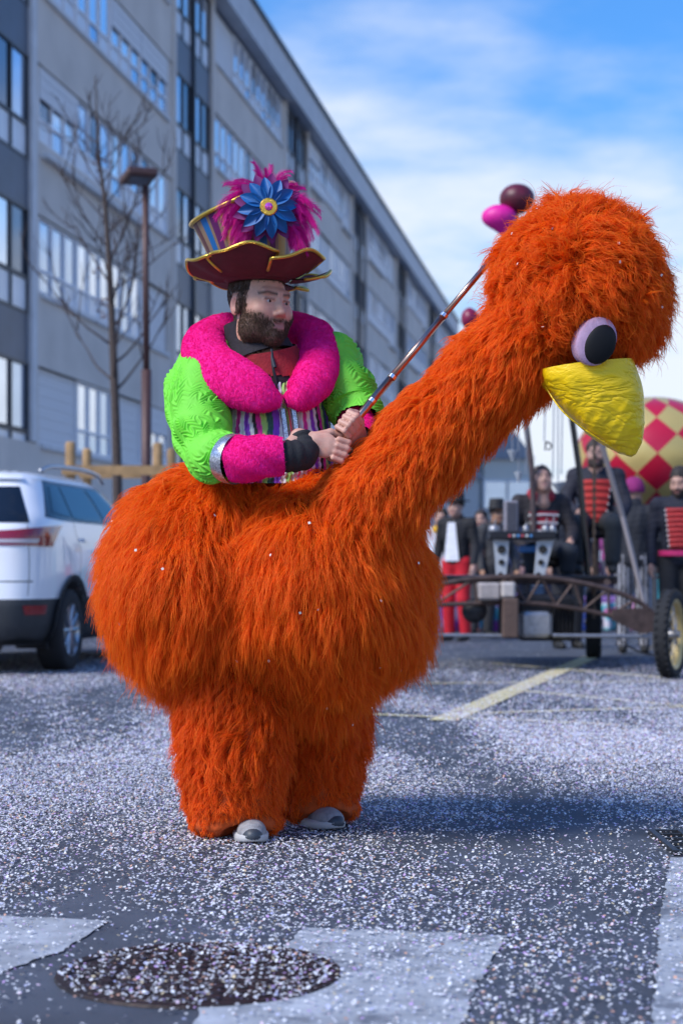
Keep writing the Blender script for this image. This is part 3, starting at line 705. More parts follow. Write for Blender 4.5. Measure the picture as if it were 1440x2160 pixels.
# ------------------------------------------------------------------ the man who wears it
def head_sdf(s, c, R, sc=1.0, jaw=1.0, mouth=True):
    c = np.array(c, float); T = lambda p: c + R @ (np.array(p, float) * sc)
    e = lambda p, r, k=.02, sub=False: s.ell(T(p), np.array([r] * 3 if np.isscalar(r) else r) * sc, k * sc, R, sub)
    k_ = lambda a, b, ra, rb, k=.02, sub=False: s.cone(T(a), T(b), ra * sc, rb * sc, k * sc, sub)
    e((0, .018, .035), (.078, .099, .090)); e((0, -.025, -.030), (.068, .074, .085), .03)
    e((0, -.035, -.082), (.058 * jaw, .058, .042), .03); e((0, -.072, -.105), .027, .025)
    for x in (-1, 1):
        e((x * .041, -.062, -.034), .030, .03); e((x * .050, -.02, -.085), .026 * jaw, .03)
    k_((0, .02, -.06), (0, .045, -.20), .060, .066, .03)
    k_((-.043, -.078, .026), (0, -.086, .022), .012, .012, .013); k_((.043, -.078, .026), (0, -.086, .022), .012, .012, .013)
    for x in (-1, 1): e((x * .032, -.106, .001), (.021, .025, .013), .012, True)
    k_((0, -.088, .020), (0, -.110, -.028), .0075, .0095, .010); e((0, -.113, -.036), (.0130, .0135, .0110), .008)
    for x in (-1, 1): e((x * .0150, -.101, -.041), (.0085, .0105, .0085), .006)
    if mouth:
        k_((-.019, -.092, -.066), (.019, -.092, -.066), .0075, .0075, .008); k_((-.015, -.093, -.079), (.015, -.093, -.079), .0085, .0085, .008)
        k_((-.022, -.105, -.0725), (.022, -.105, -.0725), .0035, .0035, .004, True)
    for x in (-1, 1):                                    # ears, lids
        e((x * .081, .014, -.012), (.010, .022, .033), .008); e((x * .090, .010, -.008), (.008, .012, .019), .006, True)
        k_((x * .017, -.0915, .0050), (x * .047, -.084, .0040), .0060, .0054, .004); k_((x * .018, -.0892, -.0095), (x * .046, -.083, -.0078), .0048, .0044, .005)
    return T
def grip(s, C, a, f, right, sc=1.0):
    """a hand closed on a rod through C along a; f points from the wrist to the knuckles; returns the wrist"""
    a = unit(a); f = unit(np.asarray(f) - np.dot(f, a) * a); d = np.cross(f, a) if right else np.cross(a, f)
    L_ = lambda x, y, z: C + sc * (a * x + f * y + d * z)                  # along rod, forward, dorsal
    s.ell(L_(0, -.022, .024), A(.040, .044, .0165) * sc, .012, np.stack([a, f, d], 1))
    s.cone(L_(.004, -.055, .020), L_(.002, -.105, .016), .027 * sc, .029 * sc, .02)
    for i, (o, ln, rr) in enumerate(((.030, .98, .0098), (.010, 1.04, .0102), (-.0105, 1.0, .0098), (-.030, .86, .0088))):
        pts = [L_(o, .018, .027), L_(o * 1.02, .018 + .030 * ln, .016), L_(o, .020 + .020 * ln, -.016), L_(o, -.004, -.0225)]
        s.chain([p for p in pts], [rr * sc, rr * .98 * sc, rr * .92 * sc, rr * .82 * sc], .0035 * sc)
    s.chain([L_(.026, -.045, .016), L_(.046, -.018, .004), L_(.048, .012, -.008), L_(.038, .030, -.020)], [.0145 * sc, .0125 * sc, .011 * sc, .0092 * sc], .005 * sc)
    return L_(.002, -.105, .016)
SKIN = M('skin', (.55, .30, .22), .5, attr='Col', var=.06, vscale=90, bump=.08, bscale=300)
HC = P(547, 641, 5.66); HR = Rz(math.radians(41)) @ Rx(math.radians(1.5)) @ Ry(math.radians(2))
POLE0, POLE1 = P(698, 948, 5.43), P(1045, 536, 5.62); PD = unit(POLE1 - POLE0)
s = SDF(HC - A(.16, .16, .23), HC + A(.16, .16, .15), .0040); TH = head_sdf(s, HC, HR, 1.03, 1.08); hv, hf = s.mesh(); hv = smoothv(hv, hf, 1, .4)
HLr, HLl = POLE0 + PD * .004, POLE0 + PD * .088
s = SDF(HLr - .16, HLr + .16, .0036); WR = grip(s, HLr, A(.30, .05, .95), A(1, -.16, -.12), True, .98); rv, rf = s.mesh(); rv = smoothv(rv, rf, 1, .3)
s = SDF(HLl - .16, HLl + .16, .0036); WL = grip(s, HLl, PD, A(-.35, -.93, .15), False, .98); lv, lf = s.mesh(); lv = smoothv(lv, lf, 1, .3)
SHR, SHL = P(432, 800, 5.72), P(690, 778, 5.78); ELR, ELL = P(432, 985, 5.56), P(770, 905, 5.72)
TC = P(565, 900, 5.76)
s = SDF(A(-.75, 5.3, .03), A(.25, 6.2, 1.60), .016)
s.ell(P(562, 850, 5.76), (.165, .115, .20), .05); s.ell(P(568, 1000, 5.76), (.15, .115, .20), .05); s.ell(P(570, 1110, 5.78), (.155, .12, .13), .05)
s.cone(HC + A(0, .02, -.14), P(558, 775, 5.74), .055, .075, .04); s.cone(SHR, SHL, .06, .06, .06)
s.chain([SHR, P(430, 915, 5.58), P(500, 966, 5.39), P(600, 961, 5.365), WR], [.055, .045, .038, .032, .028], .02); s.chain([SHL, ELL, WL], [.055, .042, .028], .03)
for hip, kn, an, toe in ((P(515, 1130, 5.76), P(500, 1440, 5.68), P(505, 1735, 5.72), P(512, 1758, 5.66)), (P(630, 1130, 5.84), P(660, 1440, 5.92), P(668, 1715, 6.0), P(672, 1734, 5.96))):
    s.chain([hip, kn, an, toe], [.085, .06, .04, .026], .03)
tv, tf = s.mesh(); tv = smoothv(tv, tf, 2)
def facecol(v):
    q = (v - HC) @ HR / 1.03; x, y, z = q[:, 0], q[:, 1], q[:, 2]; ax = np.abs(x)
    c = np.tile(A(.66, .35, .24), (len(v), 1)); g_ = lambda cx, cy, cz, r: np.exp(-((ax - cx) ** 2 + (y - cy) ** 2 + (z - cz) ** 2) / r ** 2)[:, None]
    c = c + (A(.60, .24, .19) - c) * (.6 * g_(.045, -.07, -.035, .030) + .45 * g_(0, -.118, -.04, .020) + .8 * g_(.088, .015, -.01, .03)).clip(0, 1)
    lip = ((ax < .020) & (y < -.088) & (z < -.066) & (z > -.084))[:, None]; c = np.where(lip, A(.40, .19, .16), c)
    beard = ((z < -.050 - .022 * np.clip(1 - ax / .03, 0, 1) * 0) & (z > -.135) & (y < .012)) & ~lip[:, 0]
    # beard line: below the cheekbone to the ear, moustache under the nose
    edge = -.060 + .026 * np.clip((ax - .035) / .03, 0, 1); bd = 1 / (1 + np.exp((z - edge) / .005)) * (z > -.150) * (y < .002) * (~lip[:, 0])
    mu = np.exp(-((z + .0575) / .0075) ** 2) * (ax < .032) * (y < -.075); bd = np.maximum(bd, .85 * mu); sb = ((ax > .060) & (y < .004) & (y > -.028) & (z > -.055) & (z < .05)); bd = np.maximum(bd, .8 * sb)
    c = c + (A(.085, .05, .035) - c) * (.80 * bd)[:, None]
    br = np.exp(-((z - (.0195 + .16 * np.clip(ax - .010, 0, .028) - np.clip(ax - .042, 0, 1) * .30)) / .0052) ** 2) * (ax > .010) * (ax < .056) * (y < -.055); c = c + (A(.07, .04, .03) - c) * (.95 * br)[:, None]
    lash = np.exp(-((z - .0035) / .0028) ** 2) * (ax > .016) * (ax < .05) * (y < -.068); c = c + (A(.05, .03, .025) - c) * (.7 * lash)[:, None]
    hairm = ((z > .062) | ((y > .02) & (z > -.06)) | ((y > -.035) & (z > .03) & (ax > .055))) & (ax < .083); hairm &= ~((np.abs(ax - .081) < .013) & (np.abs(y - .014) < .024) & (np.abs(z + .012) < .036))
    c = np.where(hairm[:, None], A(.055, .035, .028), c)
    return c, bd, hairm
fc, bd, hm = facecol(hv); HNDC = A(.60, .33, .25)
V = np.concatenate([tv, hv, rv, lv]); F = np.concatenate([tf, hf + len(tv), rf + len(tv) + len(hv), lf + len(tv) + len(hv) + len(rv)])
def handcol(v): return HNDC + np.stack([.03 * snoise(v, 60, 1), -.03 * np.abs(snoise(v, 60, 1)), -.03 * np.abs(snoise(v, 60, 1))], 1)
C = np.concatenate([np.tile(HNDC, (len(tv), 1)), fc, handcol(rv), handcol(lv)])
man = obj('person', V, F, SKIN, cols=C); tag(man, 'bearded man in pink collar and neon green quilted jacket standing inside the orange bird', 'person')
EYW = M('eyeball', (.52, .46, .44), .25); IRI = M('iris', (.035, .025, .02), .2)
for x in (-1, 1):
    c_ = TH((x * .032, -.0795, -.0012)); e_ = MB().lathe([(.0125 * math.sin(t), -.0125 * math.cos(t)) for t in np.linspace(0, math.pi, 12)], c_, HR @ A(0, -1, 0), 20).build('eyeball', EYW, man, smooth=True)
    gz = HR @ unit(A(.30, -1, -.12)); MB().lathe([(.0070, .0108), (.0050, .0122), (.0, .0130)], c_, gz, 16).build('iris', IRI, e_, smooth=True)
BRD = hair_mat('dark_brown_hair', (.045, .026, .018), (.13, .075, .045), .5, .1)
def cmbf(p, n): return np.tile(A(0, 0, -1.) + HR @ A(0, -.3, 0), (len(p), 1))
fur('beard', hv, hf, 2600, 3, .010, BRD, man, lift=.75, droop=.5, curl=.4, tight=.3, lockr=.003, rad=.00042, K=5, swirl=.3, comb=cmbf, w=np.where(bd > .5, bd, 0), seed=31)
fur('hair', hv, hf, 1800, 3, .008, BRD, man, lift=.3, droop=.6, curl=.2, tight=.3, lockr=.003, rad=.00045, K=4, swirl=.2, w=(hm & (hv[:, 2] < HC[2] + .08)).astype(float) + 1e-6, seed=32)
# fleece worn under the jacket: red yoke, black chest, stand-up collar and zip
FR = M('red_fleece', (.30, .012, .022), .85, var=.15, vscale=40, bump=.3, bscale=120); FB = M('black_fleece', (.018, .014, .020), .85, var=.2, vscale=40, bump=.3, bscale=120)
ch = [P(556, 738, 5.69), P(566, 800, 5.71), P(575, 880, 5.72), P(578, 935, 5.73)]
V, F = sweep(ch, [.100, .138, .15, .15], [.098, .125, .13, .13], (0, -1, 0), 40, 72)
fl = obj('fleece', V, F, FB, man)
t_ = np.repeat(np.linspace(0, 1, 40), 72)
an_ = np.tile(np.arange(72), 40) / 72 * 2 * math.pi
sel = [f for f in F if t_[f[0]] < .24 + .12 * abs(math.cos(an_[f[0]])) or t_[f[0]] > .58]
nn = vnormals(V, F); used = np.unique(np.array(sel)); mp = {int(o_): i for i, o_ in enumerate(used)}
obj('fleece_yoke', (V + nn * .003)[used], [tuple(mp[int(i)] for i in f) for f in sel], FR, fl)
V, F = sweep([P(535, 682, 5.705), P(540, 715, 5.70), P(552, 756, 5.69)], [.096, .095, .108], [.086, .086, .10], (0, -1, 0), 14, 60)
k = len(V); V2, F2 = sweep([P(552, 756, 5.69), P(540, 715, 5.70), P(535, 682, 5.705)], [.100, .088, .090], [.092, .079, .080], (0, -1, 0), 14, 60)
obj('fleece_collar', np.vstack([V, V2]), np.vstack([F, F2 + k]), FB, fl)
ZIP = M('zip_metal', (.05, .05, .055), .35, metal=.7); zp = [P(573, 736, 5.600), P(576, 775, 5.590), P(586, 830, 5.583), P(592, 868, 5.585)]
MB().tube(catmull(zp, 14), .005, 6).build('zip', ZIP, fl)
MB().tube([P(574, 752, 5.592), P(580, 775, 5.583)], [.004, .006], 6).build('zip_pull', ZIP, fl)
# striped quilted waistcoat front with silver braid
STP = [((.88, .87, .90), 8), ((.27, .05, .56), 9), ((.80, .80, .84), 6), ((.02, .02, .025), 6), ((.72, .02, .32), 8), ((.38, .62, .16), 9), ((.03, .10, .09), 10), ((.27, .05, .56), 11), ((.88, .87, .90), 8), ((.40, .70, .18), 10), ((.62, .62, .66), 9), ((.85, .10, .30), 4), ((.62, .62, .66), 9), ((.80, .80, .84), 4), ((.75, .04, .35), 8)]
tot = sum(w for _, w in STP); seq = []
for c_, w in STP: seq += [c_] * w
def stripes(u): i = (np.asarray(u) * len(seq)).astype(int) % len(seq); return np.array(seq)[i]
nu, nv = 60, 420
def quilt(u, v, a): return .0045 * np.abs(np.sin(a * 44)) ** .6 + .0025 * np.sin(u * 240 + 2 * np.sin(a * 20)) * np.sin(a * 30)
V, F = sweep([P(562, 800, 5.76), P(566, 850, 5.75), P(570, 925, 5.745), P(572, 990, 5.745), P(572, 1025, 5.745)], [.165, .180, .192, .200, .20], [.140, .172, .190, .192, .19], (0, -1, 0), nu, nv, quilt)
uu = np.tile(np.arange(nv) / nv, nu); cc_ = stripes(uu * 5.5 + .012 * np.sin(np.repeat(np.arange(nu), nv) * .5 + uu * 40) + .02)
WST = M('striped_quilt', (.8, .8, .8), .7, attr='Col', bump=.25, bscale=90)
vest = obj('waistcoat', V, F, WST, man, cols=cc_)
SEQ = M('silver_sequins', (.52, .52, .56), .32, metal=.85, flake=1.0, var=.55, vscale=230)
for dx in (-10, 13):
    p_ = [P(606 + dx, 862, 5.548), P(611 + dx, 895, 5.543), P(616 + dx, 938, 5.538)]; bd_ = catmull(p_, 16); mb = MB()
    V = []; 
    for q in bd_: V += [q + A(-.0095, .002, 0), q + A(-.006, -.004, 0), q + A(.006, -.004, 0), q + A(.0095, .002, 0)]
    mb.add(V, [(i * 4 + j, i * 4 + j + 1, i * 4 + j + 5, i * 4 + j + 4) for i in range(15) for j in range(3)]); mb.build('silver_braid', SEQ, vest)
MB().tube(catmull([P(608, 862, 5.541), P(613, 895, 5.536), P(618, 938, 5.531)], 10), .003, 6).build('zip', M('red_zip', (.45, .02, .04), .5), vest)
# quilted neon sleeves with real chevron puckers
GRN = M('neon_green_quilt', (.18, .68, .045), .7, var=.06, vscale=30, sheen=.3)
def chev(ph):
    def f(u, v, a):
        q = np.stack([u, v, 0 * u], 1)
        tri = np.abs(((v / .052 + ph + 1.1 * snoise(q, 12, 1)) % 1) - .5) * 2
        w = np.sin((u + .021 * tri + .012 * snoise(q, 34, 2)) * 2 * math.pi / .0145 + 1.6 * snoise(q, 30, 3))
        return .0036 * (np.abs(w) ** .7 * np.sign(w)) * (.6 + .75 * snoise(q, 16, 4)) + .012 * snoise(q, 9, 5)
    return f
V, F = sweep([P(492, 752, 5.74), P(448, 776, 5.70), P(420, 838, 5.62), P(424, 905, 5.55), P(446, 958, 5.47), P(490, 966, 5.40)], [.06, .097, .099, .090, .083, .070], [.06, .100, .099, .090, .077, .066], (.3, -1, .2), 300, 320, chev(0))
slr = obj('sleeve', V, F, GRN, man)
V, F = sweep([P(660, 742, 5.80), P(698, 762, 5.78), P(724, 815, 5.74), P(748, 868, 5.70), P(752, 898, 5.64)], [.06, .088, .090, .086, .070], [.06, .09, .094, .088, .070], (.3, -1, .2), 260, 280, chev(.4))
sll = obj('sleeve', V, F, GRN, man)
# silver band, plush cuff and black inner cuff on each wrist
PLU = M('magenta_plush', (.90, .003, .26), .9, var=.08, vscale=60, bump=.4, bscale=220, sheen=.6); PLH = hair_mat('magenta_pile', (.85, .002, .22), (1.0, .008, .34), .6, .25)
BLK = M('black_cuff', (.014, .014, .017), .8, bump=.3, bscale=200)
V, F = sweep([P(484, 966, 5.405), P(492, 968, 5.392), P(500, 969, 5.382)], [.0765, .0775, .076], [.0725, .0735, .072], (.3, -1, .2), 8, 60); obj('silver_band', V, F, SEQ, slr)
def plush(name, V, F, par, n, ln, seed):
    o = obj(name, V, F, PLU, par); fur(name + '_pile', V, F, n, 4, ln, PLH, o, lift=.9, droop=.3, curl=.3, tight=.2, lockr=.003, rad=.0005, K=4, swirl=.25, seed=seed); return o
V, F = sweep([P(496, 968, 5.388), P(530, 966, 5.36), P(570, 962, 5.352), P(597, 960, 5.355)], [.070, .067, .060, .056], [.067, .062, .056, .05], (.3, -1, .2), 30, 60, lambda u, v, a: .003 * np.sin(a * 5 + u * 60)); plush('cuff', V, F, slr, 2600, .0055, 41)
cf = catmull([P(585, 962, 5.36), P(615, 962, 5.37), P(640, 960, 5.39), (WR + P(650, 958, 5.40)) / 2, WR + A(.004, 0, 0)], 20)
V, F = sweep(cf, [.048] * 8 + [.044] * 6 + [.038] * 6, [.046] * 8 + [.042] * 6 + [.038] * 6, (.3, -1, .2), 30, 40, lambda u, v, a: .0022 * np.sin(u * 260)); obj('inner_cuff', V, F, BLK, slr)
wl = WL; V, F = sweep([P(752, 895, 5.665), (P(752, 895, 5.665) + wl) / 2 + A(.004, .0, 0), wl * .75 + P(752, 895, 5.665) * .25], [.062, .060, .054], [.062, .060, .054], (0, .3, 1), 20, 50); plush('cuff', V, F, sll, 1600, .0055, 42)
V, F = sweep([wl * .6 + P(752, 895, 5.665) * .4, wl, wl + unit(HLl - wl) * .03], [.046, .041, .036], [.046, .041, .036], (0, .3, 1), 16, 40); obj('inner_cuff', V, F, BLK, sll)
# the plush collar: two fat lapels meeting over the breastbone
lapL = [P(548, 690, 5.86), P(488, 692, 5.80), P(432, 716, 5.70), P(448, 770, 5.60), P(500, 806, 5.54), P(552, 834, 5.52), P(594, 848, 5.525)]
V, F = sweep(lapL, [.040, .050, .064, .076, .078, .062, .020], [.036, .040, .046, .046, .046, .040, .015], (0, -1, .35), 70, 56, lambda u, v, a: .004 * snoise(np.stack([u, v, 0 * u], 1), 18, 2)); col1 = plush('collar_lapel', V, F, man, 7500, .0055, 43)
lapR = [P(548, 690, 5.87), P(612, 688, 5.84), P(662, 708, 5.78), P(672, 758, 5.68), P(660, 800, 5.60), P(632, 834, 5.55), P(602, 848, 5.54)]
V, F = sweep(lapR, [.040, .050, .060, .066, .066, .052, .018], [.036, .040, .046, .048, .048, .042, .015], (0, -1, .35), 70, 56, lambda u, v, a: .004 * snoise(np.stack([u, v, 0 * u], 1), 18, 3)); plush('collar_lapel', V, F, man, 7500, .0055, 44)
# trainers
SHU = M('grey_shoe_mesh', (.30, .30, .31), .7, var=.2, vscale=60, bump=.3, bscale=250); SHS = M('shoe_sole', (.52, .52, .52), .6); SHT = M('shoe_toe', (.045, .055, .07), .5)
def shoe(c, yaw):
    R = Rz(yaw); T = lambda p: c + R @ (np.array(p, float) * A(1.14, 1.05, 1.10))
    s = SDF(c - A(.22, .22, .02), c + A(.22, .22, .14), .006)
    s.ell(T((0, -.055, .030)), (.046, .085, .040), .02, R); s.ell(T((0, .06, .05)), (.040, .07, .055), .04, R); s.cone(T((0, .03, .06)), T((0, .09, .09)), .035, .038, .02); s.cut((0, 0, -1), -(c[2] + .022))
    V, F = s.mesh(); up_ = obj('shoe', smoothv(V, F, 1), F, SHU, man)
    V = []; prof = [(.94, .001), (1.04, .006), (1.05, .020), (.97, .027)]; n = 40
    for k_, z in prof:
        for i in range(n):
            w = 2 * math.pi * i / n; x, y = .046 * math.cos(w), .150 * math.sin(w) + .015; x *= 1.0 - .12 * math.sin(w); V.append(T((x * k_, y * k_, z + (.010 * max(0, -math.sin(w)) ** 3))))
    F = [(i * n + j, i * n + (j + 1) % n, (i + 1) * n + (j + 1) % n, (i + 1) * n + j) for i in range(3) for j in range(n)] + [tuple(range(n - 1, -1, -1)), tuple(range(3 * n, 4 * n))]
    obj('sole', V, F, SHS, up_)
    s = SDF(c - A(.22, .22, .02), c + A(.22, .22, .14), .005); s.ell(T((0, -.095, .026)), (.034, .050, .031), .01, R); s.cut((0, 0, -1), -(c[2] + .016)); V, F = s.mesh(); obj('toe_cap', V, F, SHT, up_)
    for y in (-.02, .0, .02): MB().tube([T((-.028, y, .068)), T((0, y - .008, .078 + y * .4)), T((.028, y, .068))], .003, 6).build('lace', SHS, up_)
shoe(P(528, 1778, 5.62) * A(1, 1, 0) + A(0, .015, .004), math.radians(6)); shoe(P(672, 1752, 5.86) * A(1, 1, 0) + A(0, .05, .004), math.radians(28))
# ------------------------------------------------------------------ the hat
HB = P(536, 590, 5.66)
hat = thing('top_hat', tuple(HB), 'flared striped carnival top hat with pink feathers and blue glitter flower', 'hat')
GOLD = M('gold_glitter', (.72, .46, .08), .28, metal=.9, flake=.8)
hcol = {'t': (.30, .19, .12), 'b': (.01, .14, .42), 'g': (.55, .36, .05), 'p': (.13, .015, .12), 'm': (.11, .025, .028)}
sq = 'bbtpptgggtmmmtt' * 5
nu, nv = 30, 345; V = []; cc_ = []
up0 = unit(A(-.02, .02, 1)); c0 = P(533, 578, 5.66); c1 = P(512, 432, 5.66); tn = unit(A(-.40, -.08, 1)); r0, r1 = .118, .172
Rb = basis(A(1, 0, 0), A(0, 0, 1)); Rt = basis(A(1, 0, 0), tn)
for i in range(nu):
    t = i / (nu - 1); r = r0 + (r1 - r0) * t ** 1.15; Rm = Rb * (1 - t) + Rt * t; c_ = c0 + (c1 - c0) * t
    for k in range(nv):
        w = 2 * math.pi * k / nv; V.append(c_ + Rm @ A(r * math.cos(w), r * math.sin(w), 0)); cc_.append(hcol[sq[int(k / nv * len(sq)) % len(sq)]])
F = [(i * nv + k, i * nv + (k + 1) % nv, (i + 1) * nv + (k + 1) % nv, (i + 1) * nv + k) for i in range(nu - 1) for k in range(nv)]
F.append(tuple((nu - 1) * nv + k for k in range(nv)))
crown = obj('crown', V, F, M('striped_glitter_felt', (.3, .2, .1), .45, attr='Col', flake=.25), hat, cols=np.array(cc_), smooth=True)
MB().tube([c1 + Rt @ A(1.012 * r1 * math.cos(w), 1.012 * r1 * math.sin(w), 0) for w in np.linspace(0, 2 * math.pi, 61)], .0075, 8).build('rim_trim', GOLD, crown, smooth=True)
MAR = M('maroon_felt', (.115, .010, .018), .85, var=.15, vscale=50, bump=.2, bscale=250)
bc = P(546, 590, 5.66)
for q in range(6):                                    # brim of six overlapping, upturned petals
    ca = math.radians(-14 + 60 * q); n, m = 26, 10; V = []
    tw_ = .5 + .5 * math.cos(ca)                      # the front ones turn up more
    for i in range(m):
        for k in range(n):
            u = (k / (n - 1) - .5) * 2; a = ca + u * math.radians(33); t = i / (m - 1)
            R_ = .105 + (.112 + .010 * math.cos(u * 1.5)) * t * (1 - .10 * abs(u) ** 4); lift_ = (.020 + .052 * tw_) * t ** 1.6 * (1 - .28 * u * u) + .012 * u * t + .007 * t * math.sin(u * 5.2 + q * 1.7) - .012 * t * (1 - tw_)
            V.append(bc + A(R_ * math.sin(a), -R_ * math.cos(a), -.004 + lift_))
    V = np.array(V); F = [(i * n + k, i * n + k + 1, (i + 1) * n + k + 1, (i + 1) * n + k) for i in range(m - 1) for k in range(n - 1)]
    V2 = V + A(0, 0, .004); F2 = [tuple(x + len(V) for x in f[::-1]) for f in F]
    pt = obj('brim_petal', np.vstack([V, V2]), F + F2, MAR, hat)
    ed = [V[i * n] for i in range(4, m)] + [V[(m - 1) * n + k] for k in range(1, n - 1)] + [V[i * n + n - 1] for i in range(m - 1, 3, -1)]
    MB().tube([e + A(0, 0, .002) for e in ed], .0058, 7).build('gold_trim', GOLD, pt, smooth=True)
MB().lathe([(.122, -.01), (.126, .0), (.122, .018), (.112, .02)], P(535, 580, 5.66), (0, 0, 1), 48).build('hat_band', MAR, hat, smooth=True)
s_ = [(.10, 0), (.107, .006)]; MB().lathe([(.106, -.012), (.09, -.02), (.0, -.02)], bc + A(-.008, 0, .01), (0, 0, 1), 40).build('hat_lining', MAR, hat)
# flower and feathers
FC = P(566, 438, 5.475); fn = unit(A(.10, -1, -.04)); FRm = basis(A(1, 0, 0), fn)
BLU = M('blue_glitter', (.003, .105, .34), .5, metal=.0, flake=.5); PUR = M('purple_felt', (.16, .008, .13), .7)
def petal_mesh(L_, W, cup, mat, name):
    V = []; n = 9
    for i in range(n):
        t = i / (n - 1); w = W * math.sin(math.pi * min(1, t * .96 + .04)) ** .75 * (1 - .25 * t)
        for j in (-1, -.5, 0, .5, 1): V.append((L_ * (.14 + .86 * t), j * w, cup * (abs(j) ** 1.5) * math.sin(math.pi * t) - .012 * t * t + .010))
    F = [(i * 5 + j, i * 5 + j + 1, i * 5 + j + 6, i * 5 + j + 5) for i in range(n - 1) for j in range(4)]
    return mesh(name, V, F, mat)
fl_root = obj('flower', [FC + FRm @ A(.028 * math.cos(w), .028 * math.sin(w), -.012) for w in np.linspace(0, 6.28, 20, endpoint=False)] + [FC + FRm @ A(.024 * math.cos(w), .024 * math.sin(w), .004) for w in np.linspace(0, 6.28, 20, endpoint=False)], [(k, (k + 1) % 20, 20 + (k + 1) % 20, 20 + k) for k in range(20)] + [tuple(range(20, 40))], PUR, hat, smooth=False)
pmB = petal_mesh(.096, .0215, .014, BLU, 'petal'); pmP = petal_mesh(.110, .026, .006, PUR, 'back_petal')
def place(o, z, w, tilt=0.0):
    Mx = np.eye(4); Mx[:3, :3] = FRm @ Rz(w) @ Ry(-tilt); Mx[:3, 3] = FC + FRm @ A(0, 0, z); return Matrix(Mx.tolist())
for k in range(12):
    o = bpy.data.objects.new('petal', pmB); COL.objects.link(o); o.parent = fl_root
    o.matrix_parent_inverse = Matrix.Translation(hat.location).inverted() @ Matrix.Translation(hat.location); o.matrix_basis = place(o, .006 + .003 * (k % 2), 2 * math.pi * k / 12 + .12, -.16)
for k in range(13):
    o = bpy.data.objects.new('back_petal', pmP); COL.objects.link(o); o.parent = fl_root; o.matrix_basis = place(o, -.012, 2 * math.pi * k / 13, -.05)
MB().lathe([(.027, .010), (.027, .018), (.024, .021), (.011, .021)], FC, fn, 32).build('flower_centre', GOLD, fl_root)
MB().lathe([(.0135, .019), (.012, .026), (.007, .030), (.0, .031)], FC, fn, 8).build('gem', M('pink_gem', (.85, .12, .55), .05, metal=.6), fl_root)
FEA = M('magenta_feather', (.74, .003, .32), .6, var=.2, vscale=40, trans=.3)
rf_ = random.Random(5)
fspec = []                                           # root angle (deg, 0 = right, 90 = up), length, droop
for k in range(120):
    side = rf_.random(); ang = rf_.uniform(128, 228) if side < .5 else (rf_.uniform(-48, 50) if side < .85 else rf_.uniform(55, 125))
    fspec.append((ang, rf_.uniform(.11, .175) * (.8 if 55 < ang < 125 else 1), rf_.uniform(.5, 1.1)))
for q, (ang, L_, dr) in enumerate(fspec):
    a = math.radians(ang); p0 = FC + A(0, .024 + rf_.random() * .022, 0) + .02 * A(math.cos(a), 0, math.sin(a)); d = A(math.cos(a), rf_.uniform(-.18, .15), math.sin(a) + .35); d = unit(d); pts = [p0]; n = 16
    for i in range(n):
        d = unit(d + A(0, 0, -dr * 1.9 / n * (1 + i / n))); pts.append(pts[-1] + d * L_ / n)
    V = []; F = []; rb2 = random.Random(q); w_max = rb2.uniform(.012, .022)
    for i in range(1, n + 1):
        t_ = unit(pts[i] - pts[i - 1]); sd = unit(np.cross(t_, fn)); nrm = np.cross(sd, t_)
        for j in range(4):
            b_ = pts[i - 1] + (pts[i] - pts[i - 1]) * j / 4; tt = (i - 1 + j / 4) / n; bl_ = w_max * (1.25 - tt * .9) * (.5 + .5 * min(1, tt * 6)) * 2
            for sg in (-1, 1):
                e_ = b_ + (sd * sg * .55 + t_ * .95 + nrm * rb2.uniform(-.35, .35)) * bl_ * rb2.uniform(.6, 1.15) + A(0, 0, -.003); v0 = len(V)
                V += [b_ - t_ * .0011, b_ + t_ * .0011, (b_ + e_) / 2 + t_ * .0012 + nrm * .001, e_]; F += [(v0, v0 + 1, v0 + 2), (v0, v0 + 2, v0 + 3)]
    mb = MB(); mb.add(V, F); mb.tube(pts, [.0016 * (1 - i / (n + 2)) for i in range(n + 1)], 4); mb.build('feather', FEA, hat)
# ------------------------------------------------------------------ the telescopic pole that steers the head
CHR = M('polished_tube', (.50, .33, .26), .28, metal=1.0, var=.1, vscale=30)
pole = thing('steering_pole', tuple(POLE0), 'shiny metal telescopic pole held in both hands, running up to the bird head', 'pole')
ln = np.linalg.norm(POLE1 - POLE0)
for a_, b_, r_p in ((-.02, .30, .0125), (.30, .56, .0110), (.56, ln / 1.0, .0095)):
    MB().tube([POLE0 + PD * a_, POLE0 + PD * b_], r_p, 18).build('tube_section', CHR, pole, smooth=True)
for a_ in (.20, .30, .56): MB().tube([POLE0 + PD * (a_ - .006), POLE0 + PD * (a_ + .006)], .0135, 18).build('ring', M('ring_silver', (.8, .8, .8), .2, metal=1), pole)
